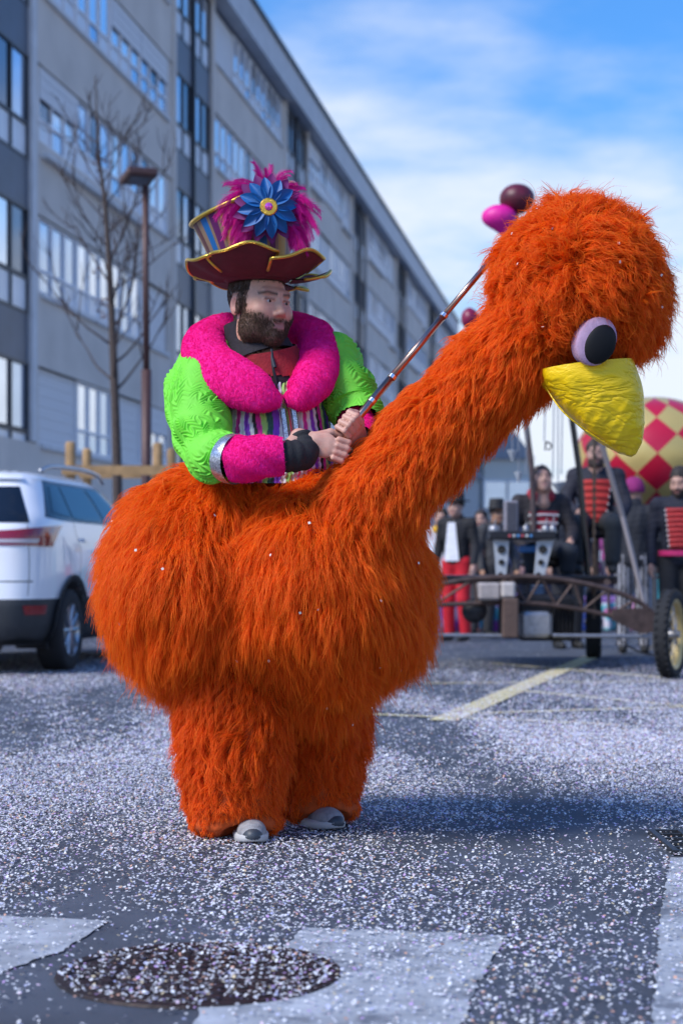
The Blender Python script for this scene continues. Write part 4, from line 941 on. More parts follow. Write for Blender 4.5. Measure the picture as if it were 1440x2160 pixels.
# ------------------------------------------------------------------ young bare tree with its stakes, street lamp
BARK = M('bark', (.075, .055, .048), .9, var=.3, vscale=25, bump=.5, bscale=60); TWIG = M('twig_bark', (.055, .040, .040), .85)
YT = 23.0; tb = P(250, 1340, YT) * A(1, 1, 0) + A(0, 0, .13)
tree = thing('young_tree', tuple(tb), 'slender bare young street tree with thin twigs beside the lamp post', 'tree')
tp = catmull([tb, P(248, 1030, YT), P(243, 850, YT), P(237, 690, YT), P(231, 560, YT), P(222, 430, YT), P(210, 330, YT), P(201, 160, YT)], 60)
MB().tube(tp, np.linspace(1, 0, 60) ** .8 * .066 + .005, 10).build('trunk', BARK, tree, smooth=True)
rt = random.Random(23)
def grow(mb, p, d, L_, r, dep):
    n = 7; pts = [p]; q = p.copy()
    for i in range(n):
        d = unit(d + A(rt.gauss(0, .10), rt.gauss(0, .10), rt.gauss(.06, .07))); q = q + d * L_ / n; pts.append(q)
    mb.tube(pts, [r * (1 - .85 * i / n) + .0022 for i in range(n + 1)], 5)
    if dep:
        for k in range(rt.choice((2, 3, 4))):
            i = rt.randint(2, n - 1); dd = unit(d + A(rt.gauss(0, .5), rt.gauss(0, .5), rt.gauss(.15, .35))); grow(mb, pts[i], dd, L_ * rt.uniform(.3, .55), r * .55, dep - 1)
for k in range(24):
    t = .30 + .62 * k / 23 + rt.uniform(-.015, .015); i = int(t * 59); a = k * 2.4 + rt.uniform(-.5, .5); mb = MB()
    up_ = rt.uniform(.45, .95); d = unit(A(math.cos(a), math.sin(a) * .8, up_)); grow(mb, tp[i], d, (2.25 - 1.6 * t) * rt.uniform(.75, 1.15), .018 * (1.15 - t * .8), 2)
    mb.build('branch', TWIG, tree, smooth=True)
DRY = M('dry_leaf', (.13, .05, .04), .8, var=.3)
for (px, py) in ((207, 345), (204, 575), (212, 640), (216, 660)):
    mb = MB(); c_ = P(px, py, YT)
    for k in range(16):
        q = c_ + A(rt.gauss(0, .035), rt.gauss(0, .035), rt.gauss(0, .05)); R = basis(A(rt.gauss(0, 1), rt.gauss(0, 1), .1), A(rt.gauss(0, 1), rt.gauss(0, 1), rt.gauss(0, 1)))
        mb.add([q + R @ A(*v) for v in ((-.03, 0, 0), (0, -.016, .006), (.03, 0, 0), (0, .016, .006))], [(0, 1, 2, 3)])
    mb.build('dry_leaves', DRY, tree)
WOOD = M('stake_wood', (.36, .22, .10), .8, var=.25, vscale=8, bump=.3, bscale=30); YS = 21.0
stk = thing('tree_stakes', tuple(P(240, 1340, YS) * A(1, 1, 0) + A(0, 0, .13)), 'square frame of round wooden posts and rails staking the young tree', 'tree stakes')
for (px, py, Y) in ((149, 932, 21.0), (184, 946, 23.6), (333, 934, 21.0), (362, 946, 23.6)):
    t_ = P(px, py, Y); MB().tube([A(t_[0], t_[1], .13), t_ - A(0, 0, .03), t_], [.060, .060, .045], 12).build('post', WOOD, stk, smooth=True)
for (a, b, z, Y) in ((149, 333, 992, 20.93), (184, 362, 1000, 23.53)): MB().box((P(a, z, Y) + P(b, z, Y)) / 2, (P(b, z, Y)[0] - P(a, z, Y)[0] + .2, .035, .11)).build('rail', WOOD, stk)
LMP = M('lamp_brown', (.085, .042, .038), .5, metal=.2, var=.15); YL_ = 22.0
lb = P(309, 1330, YL_) * A(1, 1, 0) + A(0, 0, .13)
lamp = thing('street_lamp', tuple(lb), 'brown steel street lamp with a flat square head', 'street lamp')
lt = P(307, 392, YL_); MB().tube([lb, A(lb[0], lb[1], .3)], .11, 16).build('base_plate', LMP, lamp)
MB().tube([lb + A(0, 0, .2), A(lb[0], lb[1], P(0, 780, YL_)[2])], .062, 16).build('lower_pole', LMP, lamp, smooth=True)
MB().tube([A(lb[0], lb[1], P(0, 785, YL_)[2]), lt], .041, 14).build('pole', LMP, lamp, smooth=True)
R = Rz(.35) @ Rx(-.10); hc_ = P(293, 372, YL_); hd = MB().box(hc_, (.38, .46, .10), R, bev=.02).build('lamp_head', LMP, lamp)
MB().box(hc_ + R @ A(0, 0, -.053), (.26, .32, .012), R).build('lens', M('lamp_lens', (.10, .10, .11), .2), hd)
# ------------------------------------------------------------------ parked white car
CB = A(-2.37, 14.10, 0) - FN * .92          # centre of the rear edge on the ground
CYAW = math.atan2(FD[1], FD[0]) - math.pi / 2
car = thing('parked_car', tuple(CB), 'white compact sport utility car parked along the kerb, rear end showing', 'car', rz=CYAW)
PAINT = M('white_paint', (.84, .85, .88), .25, coat=1.0); TRIM = M('grey_plastic', (.035, .038, .042), .6, var=.1); CGL = M('car_glass', (.008, .012, .02), .05, spec=.5); BLKP = M('black_gloss', (.01, .01, .012), .2)
TYRE = M('tyre_rubber', (.016, .016, .018), .85, bump=.3, bscale=80); ALLOY = M('alloy', (.45, .46, .48), .3, metal=.9); RED = M('tail_red', (.26, .004, .012), .15, coat=1); CLR = M('tail_clear', (.45, .40, .42), .12, coat=1)
zs = [.24, .30, .40, .55, .61, .75, .90, 1.02, 1.12, 1.20, 1.27, 1.36, 1.46, 1.54, 1.60, 1.645, 1.67, 1.685]
WZ = [.80, .86, .895, .91, .915, .92, .92, .915, .905, .89, .872, .82, .765, .72, .68, .62, .50, .30]
RZ = [.12, .05, .02, .0, .01, .03, .045, .05, .07, .10, .15, .25, .36, .45, .52, .62, .85, 1.2]
FZ = [4.40, 4.47, 4.50, 4.52, 4.52, 4.50, 4.42, 4.25, 3.70, 3.45, 3.30, 3.10, 2.90, 2.72, 2.58, 2.42, 2.20, 1.9]
zd = np.concatenate([np.linspace(zs[i], zs[i + 1], 5)[:-1] for i in range(len(zs) - 1)] + [[zs[-1]]])
ip = lambda a: np.interp(zd, zs, a)
def smooth1(a):
    a = a.copy(); a[1:-1] = .25 * a[:-2] + .5 * a[1:-1] + .25 * a[2:]; return a
W_, R_, F_ = (smooth1(smooth1(ip(q))) for q in (WZ, RZ, FZ)); NT = 320; th = np.linspace(0, 2 * math.pi, NT, endpoint=False); ex = 2 / 7.5
def cpt(th_, z, off=0.0):
    w, r, f = np.interp(z, zd, W_), np.interp(z, zd, R_), np.interp(z, zd, F_); c, s2 = np.cos(th_), np.sin(th_)
    x = w * np.sign(c) * np.abs(c) ** ex; y = (r + f) / 2 - (f - r) / 2 * np.sign(s2) * np.abs(s2) ** ex
    n = np.stack([np.sign(c) * np.abs(c) ** (2 - ex) / w, -np.sign(s2) * np.abs(s2) ** (2 - ex) / ((f - r) / 2), 0 * c], -1); n /= np.linalg.norm(n, axis=-1, keepdims=True)
    return np.stack([x, y, z + 0 * x], -1) + n * off              # theta = 90 deg is the middle of the rear, 0 the right flank
V = np.concatenate([cpt(th, z) for z in zd]); nz = len(zd)
i, k = np.meshgrid(np.arange(nz - 1), np.arange(NT), indexing='ij'); F = np.stack([i * NT + (k + 1) % NT, i * NT + k, (i + 1) * NT + k, (i + 1) * NT + (k + 1) % NT], -1).reshape(-1, 4)
cen = V[F].mean(1); WY = (.92, 3.61); keep = np.ones(len(F), bool)
for wy in WY: keep &= ~((np.hypot(cen[:, 1] - wy, cen[:, 2] - .35) < .41) & (np.abs(cen[:, 0]) > .5))
up_ = cen[:, 2] >= .61
FU = F[keep & up_]; FL = F[keep & ~up_]
bo = obj('body', V, FU, PAINT, car, local=True); obj('lower_cladding', V, FL, TRIM, car, local=True)
obj('roof', V[-NT:], [tuple(range(NT))], PAINT, car, local=True); 
obj('underbody', [(-.8, .1, .26), (.8, .1, .26), (.8, 4.4, .26), (-.8, 4.4, .26)], [(0, 1, 2, 3)], BLKP, car, local=True)
for sx in (-1, 1):
    for wy in WY:
        a = np.linspace(-.55, math.pi + .55, 40); Vv = []
        for t in a:
            for r2, o2 in ((.40, .0), (.455, .012)): Vv.append((sx * (np.interp(min(max(.35 + r2 * math.sin(t), .26), 1.6), zd, W_) + o2 + .004), wy + r2 * math.cos(t), max(.35 + r2 * math.sin(t), .2)))
            Vv.append((sx * .55, wy + .40 * math.cos(t), max(.35 + .40 * math.sin(t), .2)))
        obj('wheel_arch', Vv, [(3 * j, 3 * j + 1, 3 * j + 4, 3 * j + 3) for j in range(39)] + [(3 * j, 3 * j + 3, 3 * j + 5, 3 * j + 2) for j in range(39)], TRIM, car, local=True)
        ty = MB().lathe([(.22, -.11), (.30, -.115), (.335, -.10), (.343, -.06), (.343, .06), (.335, .10), (.30, .115), (.22, .11)], (sx * .80, wy, .343), (sx, 0, 0), 48).build('tyre', TYRE, car, smooth=True, local=True)
        rm = MB().lathe([(.235, .10), (.225, .105), (.215, .085), (.20, .03), (.0, .02)], (sx * .80, wy, .343), (sx, 0, 0), 40)
        for q in range(10):
            t = 2 * math.pi * q / 10; rm.tube([(sx * .885, wy + .03 * math.cos(t), .343 + .03 * math.sin(t)), (sx * .895, wy + .22 * math.cos(t), .343 + .22 * math.sin(t))], [.018, .013], 6)
        rm.lathe([(.045, .08), (.04, .10), (.0, .103)], (sx * .80, wy, .343), (sx, 0, 0), 16); rm.build('rim', ALLOY, ty, local=True)
def cpatch(name, poly, mat, off, par=car, n=14):          # a panel that follows the bodywork; poly = 4 corners (theta deg, z)
    Vv = []; 
    for a_ in np.linspace(0, 1, n):
        for b_ in np.linspace(0, 1, n):
            t = (1 - a_) * (1 - b_) * poly[0][0] + a_ * (1 - b_) * poly[1][0] + a_ * b_ * poly[2][0] + (1 - a_) * b_ * poly[3][0]
            z = (1 - a_) * (1 - b_) * poly[0][1] + a_ * (1 - b_) * poly[1][1] + a_ * b_ * poly[2][1] + (1 - a_) * b_ * poly[3][1]
            Vv.append(cpt(np.array([math.radians(t)]), z, off)[0])
    return obj(name, Vv, [(i * n + j, i * n + j + 1, (i + 1) * n + j + 1, (i + 1) * n + j) for i in range(n - 1) for j in range(n - 1)], mat, par, local=True)
def th_y(y, z):                                          # flank angle (deg) at a given distance from the rear
    r, f = np.interp(z, zd, R_), np.interp(z, zd, F_); q = ((r + f) / 2 - y) / ((f - r) / 2); return math.degrees(math.asin(math.copysign(min(1, abs(q)) ** (1 / ex), q)))
def side(name, pts, mat, off, mir):
    pl = [(th_y(y, z) if not mir else 180 - th_y(y, z), z) for y, z in pts]; return cpatch(name, pl, mat, off)
for mir in (False, True):
    side('window_surround', [(.42, 1.27), (3.05, 1.22), (2.62, 1.56), (.80, 1.585)], BLKP, .004, mir)
    side('side_window', [(.60, 1.315), (1.02, 1.285), (1.10, 1.545), (.86, 1.54)], CGL, .008, mir)
    side('side_window', [(1.07, 1.28), (1.86, 1.262), (1.80, 1.553), (1.15, 1.548)], CGL, .008, mir)
    side('side_window', [(1.95, 1.260), (2.85, 1.245), (2.55, 1.535), (1.90, 1.553)], CGL, .008, mir)
    for y in (1.06, 1.95): side('door_seam', [(y - .004, .66), (y + .004, .66), (y + .004, 1.24), (y - .004, 1.24)], BLKP, .002, mir)
    side('door_handle', [(1.20, 1.085), (1.42, 1.08), (1.42, 1.115), (1.20, 1.12)], PAINT, .03, mir)
    a0, a1, a2 = (90, 58, 20) if not mir else (90, 122, 160)
    s_ = -1 if mir else 1; T_ = lambda d: 90 + (-s_) * d
    rl = cpatch('tail_light', [(T_(5), 1.04), (T_(63), 1.03), (T_(79), 1.205), (T_(4), 1.15)], RED, .012)
    cpatch('reverse_lens', [(T_(6), 1.058), (T_(44), 1.056), (T_(48), 1.088), (T_(7), 1.086)], CLR, .017, rl)
    cpatch('rear_reflector', [(T_(33), .485), (T_(56), .485), (T_(58), .56), (T_(30), .56)], RED, .010)
    MB().tube(catmull([(sxx * .70, .72, 1.655), (sxx * .71, 1.0, 1.705), (sxx * .71, 1.8, 1.725), (sxx * .69, 2.4, 1.70), (sxx * .67, 2.62, 1.64)], 30), .020, 8).build('roof_rail', ALLOY, car, smooth=True, local=True) if (sxx := s_) else None
cpatch('rear_window', [(127, 1.22), (53, 1.22), (60, 1.52), (120, 1.52)], CGL, .008)
cpatch('tailgate_seam', [(T_(0) - 35.5, .64), (T_(0) - 34.8, .64), (T_(0) - 34.8, 1.20), (T_(0) - 35.5, 1.20)], BLKP, .002)
cpatch('bumper_crease', [(130, .745), (50, .745), (50, .755), (130, .755)], BLKP, .002)
cpatch('number_plate', [(97, .80), (83, .80), (83, .91), (97, .91)], M('plate', (.75, .75, .72), .4), .01)
cpatch('badge', [(85.5, .955), (83, .955), (83, .975), (85.5, .975)], M('badge_dark', (.05, .05, .06), .3, metal=.8), .006)
MB().tube([(.0, .55, 1.66), (.0, .47, 1.80)], [.012, .005], 6).build('aerial', BLKP, car, local=True)
cpatch('spoiler', [(125, 1.585), (55, 1.585), (57, 1.63), (123, 1.63)], PAINT, .06)
# ------------------------------------------------------------------ people of the parade
def person(label, base, yaw, H=1.75, joints=None, jacket=(.02, .02, .03), trousers=(.02, .02, .025), hair=(.04, .025, .02), skin=(.50, .28, .21), shoe=(.02, .02, .02), hat=None, hatc=(.01, .01, .012), group=None, extra=None, beard=False, hem=.86, headyaw=0.0, headpitch=0.0, backstripe=None):
    R = Rz(yaw); sc = H / 1.75; base = np.array(base, float); T = lambda p: base + R @ (np.array(p, float) * sc)
    J = dict(head=(0, -.02, 1.615), neck=(0, .02, 1.45), shR=(-.19, .02, 1.41), shL=(.19, .02, 1.41), elR=(-.25, .03, 1.13), elL=(.25, .03, 1.13), wrR=(-.25, -.07, .89), wrL=(.25, -.07, .89),
             hipR=(-.09, .01, .93), hipL=(.09, .01, .93), knR=(-.10, -.02, .50), knL=(.10, -.02, .50), anR=(-.11, .03, .09), anL=(.11, .03, .09), chest=(0, .01, 1.27), belly=(0, .01, 1.06))
    if joints: J.update(joints)
    J = {k: np.array(v, float) for k, v in J.items()}
    allp = np.array([T(p) for p in J.values()]); lo, hi = allp.min(0) - .24, allp.max(0) + .24; sit = 'hem' in J; lo[2] = lo[2] if sit else max(lo[2], base[2] - .01)
    HRm = R @ Rz(headyaw) @ Rx(headpitch)
    def torso(s, d):
        s.ell(T(J['chest']), (np.array([.165, .115, .19]) + d) * sc, .05, R); s.ell(T(J['belly']), (np.array([.15, .11, .17]) + d) * sc, .05, R); pm = (J['hipR'] + J['hipL']) / 2; s.ell(T(pm), (np.array([.155, .115, .11]) + d) * sc, .04, R)
        s.cone(T(J['shR']), T(J['shL']), (.06 + d) * sc, (.06 + d) * sc, .05)
    s = SDF(lo, hi, .0125)
    torso(s, 0); TH_ = head_sdf(s, T(J['head']), HRm, sc, 1.0, False); s.cone(T(J['neck']), T(J['head'] + A(0, .02, -.1)), .058 * sc, .055 * sc, .02)
    for q in 'RL':
        s.chain([T(J['sh' + q]), T(J['el' + q]), T(J['wr' + q])], [.05 * sc, .04 * sc, .027 * sc], .02)
        d = unit(J['wr' + q] - J['el' + q]); w = J['wr' + q]; sd = unit(np.cross(d, A(1, 0, 0)) if abs(d[0]) < .8 else np.cross(d, A(0, 0, 1)))
        s.cone(T(w), T(w + d * .07), .028 * sc, .036 * sc, .02)
        for m_ in (-1.5, -.5, .5, 1.5): s.chain([T(w + d * .07 + sd * m_ * .019), T(w + d * .115 + sd * m_ * .021), T(w + d * .145 + sd * m_ * .019 - np.cross(d, sd) * .02)], [.0115 * sc, .0105 * sc, .0095 * sc], .004)
        s.chain([T(w + d * .03 + sd * .03), T(w + d * .075 + sd * .055)], [.014 * sc, .011 * sc], .008)
        s.chain([T(J['hip' + q]), T(J['kn' + q]), T(J['an' + q])], [.08 * sc, .055 * sc, .04 * sc], .03); s.cone(T(J['an' + q] + A(0, 0, -.04)), T(J['an' + q] + A(0, -.15, -.05)), .04 * sc, .032 * sc, .02)
    V, F = s.mesh(); V = smoothv(V, F, 1, .4)
    q_ = (V - T(J['head'])) @ HRm / sc; ax, y, z = np.abs(q_[:, 0]), q_[:, 1], q_[:, 2]; C = np.tile(np.array(skin), (len(V), 1))
    br = (np.abs(z - .022) < .009) & (ax > .01) & (ax < .055) & (y < -.05); ey = (np.abs(z + .001) < .008) & (ax > .016) & (ax < .046) & (y < -.06); C[br] = np.array(hair or (.04, .03, .02)) * 1.3; C[ey] = (.06, .04, .035)
    lp = (np.abs(z + .072) < .009) & (ax < .024) & (y < -.07); C[lp] = (.30, .11, .10)
    if beard: C[(z < -.052) & (z > -.13) & (y < .01) & ~lp] = np.array(hair) * 1.6
    po = obj('person', V, F, SKINP, cols=C); tag(po, label, 'person', group)
    s = SDF(lo, hi, .015); torso(s, .016)
    for q in 'RL': s.chain([T(J['sh' + q]), T(J['el' + q]), T(J['wr' + q])], [.068 * sc, .057 * sc, .044 * sc], .025)
    s.cone(T(J['neck'] + A(0, 0, .0)), T(J['neck'] + A(0, 0, .045)), .078 * sc, .072 * sc, .02)
    if joints is None or 'hem' not in joints: s.cut((0, 0, -1), -(base[2] + hem * sc))
    V, F = s.mesh(); V = smoothv(V, F, 1) ; V = V + vnormals(V, F) * (.005 * snoise(V, 20, 1))[:, None]; jk = obj('jacket', V, F, MC(jacket, .8), po)
    s = SDF(lo, hi, .015)
    for q in 'RL': s.chain([T(J['hip' + q]), T(J['kn' + q]), T(J['an' + q])], [.105 * sc, .080 * sc, .066 * sc], .03)
    s.ell(T((J['hipR'] + J['hipL']) / 2 + A(0, 0, .02)), np.array([.165, .125, .12]) * sc, .04, R); s.cut((0, 0, -1), -((T(J['anR'])[2] if sit else base[2] + .07 * sc)))
    V, F = s.mesh(); V = smoothv(V, F, 1)
    if backstripe:
        u = ((V - base) @ R)[:, 0]; cc = np.where((np.floor(u / .022) % 2 == 0)[:, None], np.array(backstripe), np.array(trousers)); tr_ = obj('trousers', V, F, STRP, po, cols=cc)
    else: tr_ = obj('trousers', V, F, MC(trousers, .8), po)
    for q in 'RL':
        s = SDF(T(J['an' + q]) - .24, T(J['an' + q]) + .24, .014); an = J['an' + q]; s.cone(T(an + A(0, .02, -.045)), T(an + A(0, -.15, -.055)), .046 * sc, .040 * sc, .02); s.cone(T(an), T(an + A(0, 0, .05)), .05 * sc, .05 * sc, .02); s.cut((0, 0, -1), -(T(an)[2] - .088 * sc))
        V, F = s.mesh(); obj('shoe', V, F, MC(shoe, .6), po)
    if hair is not None:
        s = SDF(T(J['head']) - .2, T(J['head']) + .22, .009); t2 = lambda p: T(J['head']) + HRm @ (np.array(p) * sc)
        s.ell(t2((0, .030, .048)), np.array([.088, .104, .092]) * sc, .01, HRm); s.ell(t2((0, -.078, -.03)), np.array([.075, .06, .088]) * sc, .012, HRm, sub=True); n_ = HRm @ A(0, 0, -1); s.cut(n_, n_ @ t2((0, 0, -.055)))
        V, F = s.mesh(); V = V + vnormals(V, F) * (.008 * np.abs(snoise(V, 60, 2)))[:, None]; obj('hair', V, F, MC(hair, .7), po)
    t2 = lambda p: T(J['head']) + HRm @ (np.array(p) * sc); upv = HRm @ A(0, 0, 1)
    if hat == 'brim': MB().lathe([(.0, .15), (.085, .148), (.098, .07), (.10, .03), (.165, .025), (.17, .018), (.09, .012)], t2((0, .015, .045)), upv, 28).build('hat', MC(hatc, .7), po, smooth=True)
    if hat == 'beanie':
        MB().lathe([(.0, .135), (.05, .128), (.09, .09), (.108, .03), (.110, -.02), (.104, -.025)], t2((0, .018, .02)), upv, 28).build('hat', MC(hatc, .9), po, smooth=True)
    if extra: extra(po, T, R, sc, J)
    return po
SKINP = M('skin_far', (.5, .3, .2), .55, attr='Col'); STRP = M('striped_cloth', (.5, .5, .5), .8, attr='Col'); _mc = {}
def MC(c, r=.7):
    k = (tuple(round(x, 3) for x in c), r)
    if k not in _mc: _mc[k] = M('cloth_%d' % len(_mc), c, r, var=.15, vscale=25, bump=.2, bscale=60)
    return _mc[k]
def frogging(bib, bar, n=7, belt=None, w0=.12, w1=.085, z0=1.02, z1=1.38, knob=(.7, .7, .68)):
    def f(po, T, R, sc, J):
        def front(x, z, off):  # follows the chest
            c = J['chest'] if z > (J['chest'][2] + J['belly'][2]) / 2 else J['belly']; cz = J['chest'] * 0 + J['belly'] + (J['chest'] - J['belly']) * np.clip((z - J['belly'][2]) / (J['chest'][2] - J['belly'][2] + 1e-6), -.3, 1.6)
            return T((cz[0] + x, cz[1] - math.sqrt(max(.0, 1 - (x / .215) ** 2)) * .150 - off, z))
        V = []; nx, nz_ = 9, 10
        for i in range(nz_):
            z = z0 + (z1 - z0) * i / (nz_ - 1); w = w1 + (w0 - w1) * i / (nz_ - 1)
            for k in range(nx): V.append(front(w * (2 * k / (nx - 1) - 1), z, .006))
        obj('bib', V, [(i * nx + k, i * nx + k + 1, (i + 1) * nx + k + 1, (i + 1) * nx + k) for i in range(nz_ - 1) for k in range(nx - 1)], MC(bib), po)
        for i in range(n):
            z = z0 + (z1 - z0) * (i + .5) / n; w = w1 + (w0 - w1) * (i + .5) / n
            MB().tube([front(w * q, z + .006 * (1 - abs(q)), .012) for q in np.linspace(-1, 1, 9)], .0095, 6).build('frogging', MC(bar), po)
            for q in (-1, 1): MB().lathe([(.013, 0), (.010, .008), (0, .011)], front(w * q, z, .010), R @ A(0, -1, 0), 10).build('button', MC(knob, .3), po)
        if belt: MB().lathe([(.185 * sc, -.025), (.19 * sc, -.02), (.19 * sc, .02), (.185 * sc, .025)], T((J['belly'] + (J['hipR'] + J['hipL']) / 2) / 2 + A(0, 0, -.02)), (0, 0, 1), 30).build('belt', MC(belt), po)
    return f
def scarf(po, T, R, sc, J): MB().lathe([(.07, .07), (.095, .06), (.12, .02), (.135, -.03), (.11, -.07)], T(J['neck'] + A(0, -.01, .03)), (0, -.25, 1), 22).build('scarf', MC((.36, .01, .025)), po, smooth=True)
# ------------------------------------------------------------------ the pedal-driven music wagon
RUST = M('rusty_steel', (.085, .055, .048), .6, metal=.4, var=.35, vscale=14, bump=.3, bscale=60); STEEL = M('grey_steel', (.30, .30, .32), .4, metal=.6, var=.2, vscale=20); DKM = M('dark_machine', (.022, .022, .026), .45, metal=.4, var=.3); GRYP = M('grey_plate', (.42, .44, .47), .5, var=.08)
YW = 15.0; wg = thing('music_wagon', tuple(P(1140, 1390, 15.5) * A(1, 1, 0)), 'rusty steel parade music wagon with arched truss front, masts and wire wheels', 'wagon')
Yf = YW
top = catmull([P(770, 1292, Yf), P(850, 1255, Yf), P(930, 1232, Yf), P(1010, 1220, Yf), P(1100, 1216, Yf), P(1180, 1222, Yf), P(1270, 1240, Yf), P(1340, 1266, Yf), P(1385, 1300, Yf)], 40)
bot = catmull([P(790, 1318, Yf), P(860, 1288, Yf), P(930, 1276, Yf), P(1100, 1272, Yf), P(1200, 1282, Yf), P(1290, 1300, Yf), P(1380, 1325, Yf)], 40)
MB().tube(top, .022, 8).build('top_chord', RUST, wg, smooth=True); MB().tube(bot, .019, 8).build('bottom_chord', RUST, wg, smooth=True)
for i in range(2, 36, 4):
    MB().tube([top[i], bot[i + 2]], .012, 6).build('truss_brace', RUST, wg); MB().tube([bot[i + 2], top[min(i + 4, 39)]], .012, 6).build('truss_brace', RUST, wg)
q = [P(1288, 1285, Yf), P(1360, 1282, Yf), P(1388, 1305, Yf), P(1384, 1332, Yf), P(1350, 1336, Yf), P(1290, 1308, Yf)]
mb = MB(); n = len(q); mb.add([p - A(0, .03, 0) for p in q] + [p + A(0, .03, 0) for p in q], [tuple(range(n)), tuple(range(2 * n - 1, n - 1, -1))] + [(i, n + i, n + (i + 1) % n, (i + 1) % n) for i in range(n)]); mb.build('end_plate', RUST, wg)
def pbox(name, x0, x1, y0, y1, Y, dep, mat, par=wg, bev=.01, R=None):
    a, b = P(x0, y1, Y), P(x1, y0, Y); return MB().box((a + b) / 2 + A(0, dep / 2, 0), (b[0] - a[0], dep, b[2] - a[2]), R, bev).build(name, mat, par)
pbox('hood_panel', 1009, 1056, 1229, 1266, 14.9, .30, M('tan_hood', (.36, .31, .29), .5, var=.15), wg, .02); pbox('hood_panel', 1057, 1087, 1228, 1262, 14.88, .3, M('pale_hood', (.46, .41, .38), .5, var=.15), wg, .02)
pbox('front_post', 1060, 1094, 1262, 1347, 14.85, .16, M('brown_post', (.10, .06, .045), .6, var=.2), wg, .015)
pbox('engine_block', 1094, 1215, 1255, 1352, 15.15, .5, DKM, wg, .03); pbox('gearbox', 1096, 1165, 1290, 1345, 15.0, .14, STEEL, wg, .03)
for k in range(6): pbox('cooling_fin', 1168 + k * 8, 1172 + k * 8, 1272, 1340, 15.05, .1, DKM)
MB().lathe([(.0, -.06), (.10, -.06), (.105, -.03), (.105, .03), (.10, .06), (.0, .06)], P(1000, 1288, 15.1), (.1, 1, 0), 28).build('headlight_drum', DKM, wg, smooth=True)
for (a, b, py) in ((780, 1062, 1338), (1165, 1400, 1340)): MB().tube([P(a, py, 15.0), P(b, py + 3, 15.0)], .016, 8).build('axle_bar', STEEL, wg)
for Y_, x0, x1, py in ((15.4, 850, 1300, 1225), (16.9, 900, 1290, 1222)): MB().tube([P(x0, py, Y_), P(x1, py, Y_)], .03, 8).build('deck_beam', RUST, wg)
for px in (960, 1080, 1200, 1280): MB().tube([P(px, 1228, 15.05), P(px - 8, 1226, 17.2)], .028, 8).build('deck_rail', RUST, wg)
pbox('deck', 900, 1300, 1214, 1222, 15.35, 1.6, DKM)
# grey bracket plates with three round holes each
def bracket(pts, holes, Y):
    mb = MB(); o = [P(x, y, Y) for x, y in pts]; n = len(o); mb.add(o + [p + A(0, .03, 0) for p in o], [tuple(range(n)), tuple(range(2 * n - 1, n - 1, -1))] + [(i, (i + 1) % n, n + (i + 1) % n, n + i) for i in range(n)]); b = mb.build('bracket', GRYP, wg)
    for x, y, r in holes: MB().lathe([(r * mpp(Y) * 1.12, -.001), (r * mpp(Y) * 1.12, -.008), (r * mpp(Y), -.008), (r * mpp(Y), .001), (0, .0015)], P(x, y, Y - .004), (0, 1, 0), 20).build('hole', BLKP, b)
bracket([(1040, 1137), (1073, 1140), (1070, 1180), (1066, 1222), (1046, 1222), (1044, 1180)], ((1057, 1159, 8), (1057, 1186, 5.5), (1055, 1212, 4.5)), 15.2)
bracket([(1131, 1140), (1168, 1137), (1156, 1180), (1146, 1222), (1125, 1222), (1129, 1180)], ((1144, 1159, 8), (1140, 1186, 5.5), (1135, 1212, 4.5)), 15.2)
pbox('console_shelf', 1033, 1172, 1121, 1138, 15.15, .40, DKM, wg, .01)
cb = pbox('console_box', 1065, 1092, 1056, 1121, 15.25, .2, M('perforated_grey', (.24, .22, .25), .5, var=.3, vscale=60), wg, .01)
for i in range(12): pbox('vent_slot', 1068, 1089, 1061 + i * 4.8, 1063 + i * 4.8, 15.245, .01, DKM, cb, 0)
for k, (x, y, r) in enumerate(((1042, 1108, 13), (1108, 1114, 7), (1150, 1105, 9), (1165, 1102, 7))):
    mb = MB().lathe([(r * mpp(15.2), 0), (r * mpp(15.2) * 1.05, .01), (r * mpp(15.2) * .9, .05), (.01, .055)], P(x, 1121, 15.3), (0, 0, 1), 16); mb.build('cymbal_bell', STEEL, wg, smooth=True); MB().tube([P(x, 1121, 15.3) + A(0, 0, .05), P(x + 3, y - 12, 15.3)], .006, 6).build('stand_rod', STEEL, wg)
for k in range(6): pbox('control_knob', 1072 + k * 9, 1078 + k * 9, 1127, 1134, 15.13, .02, MC(((.5, .08, .1), (.6, .6, .6), (.1, .3, .6))[k % 3], .4))
pbox('blue_tray', 1095, 1135, 1150, 1165, 15.4, .1, MC((.02, .16, .50), .4))
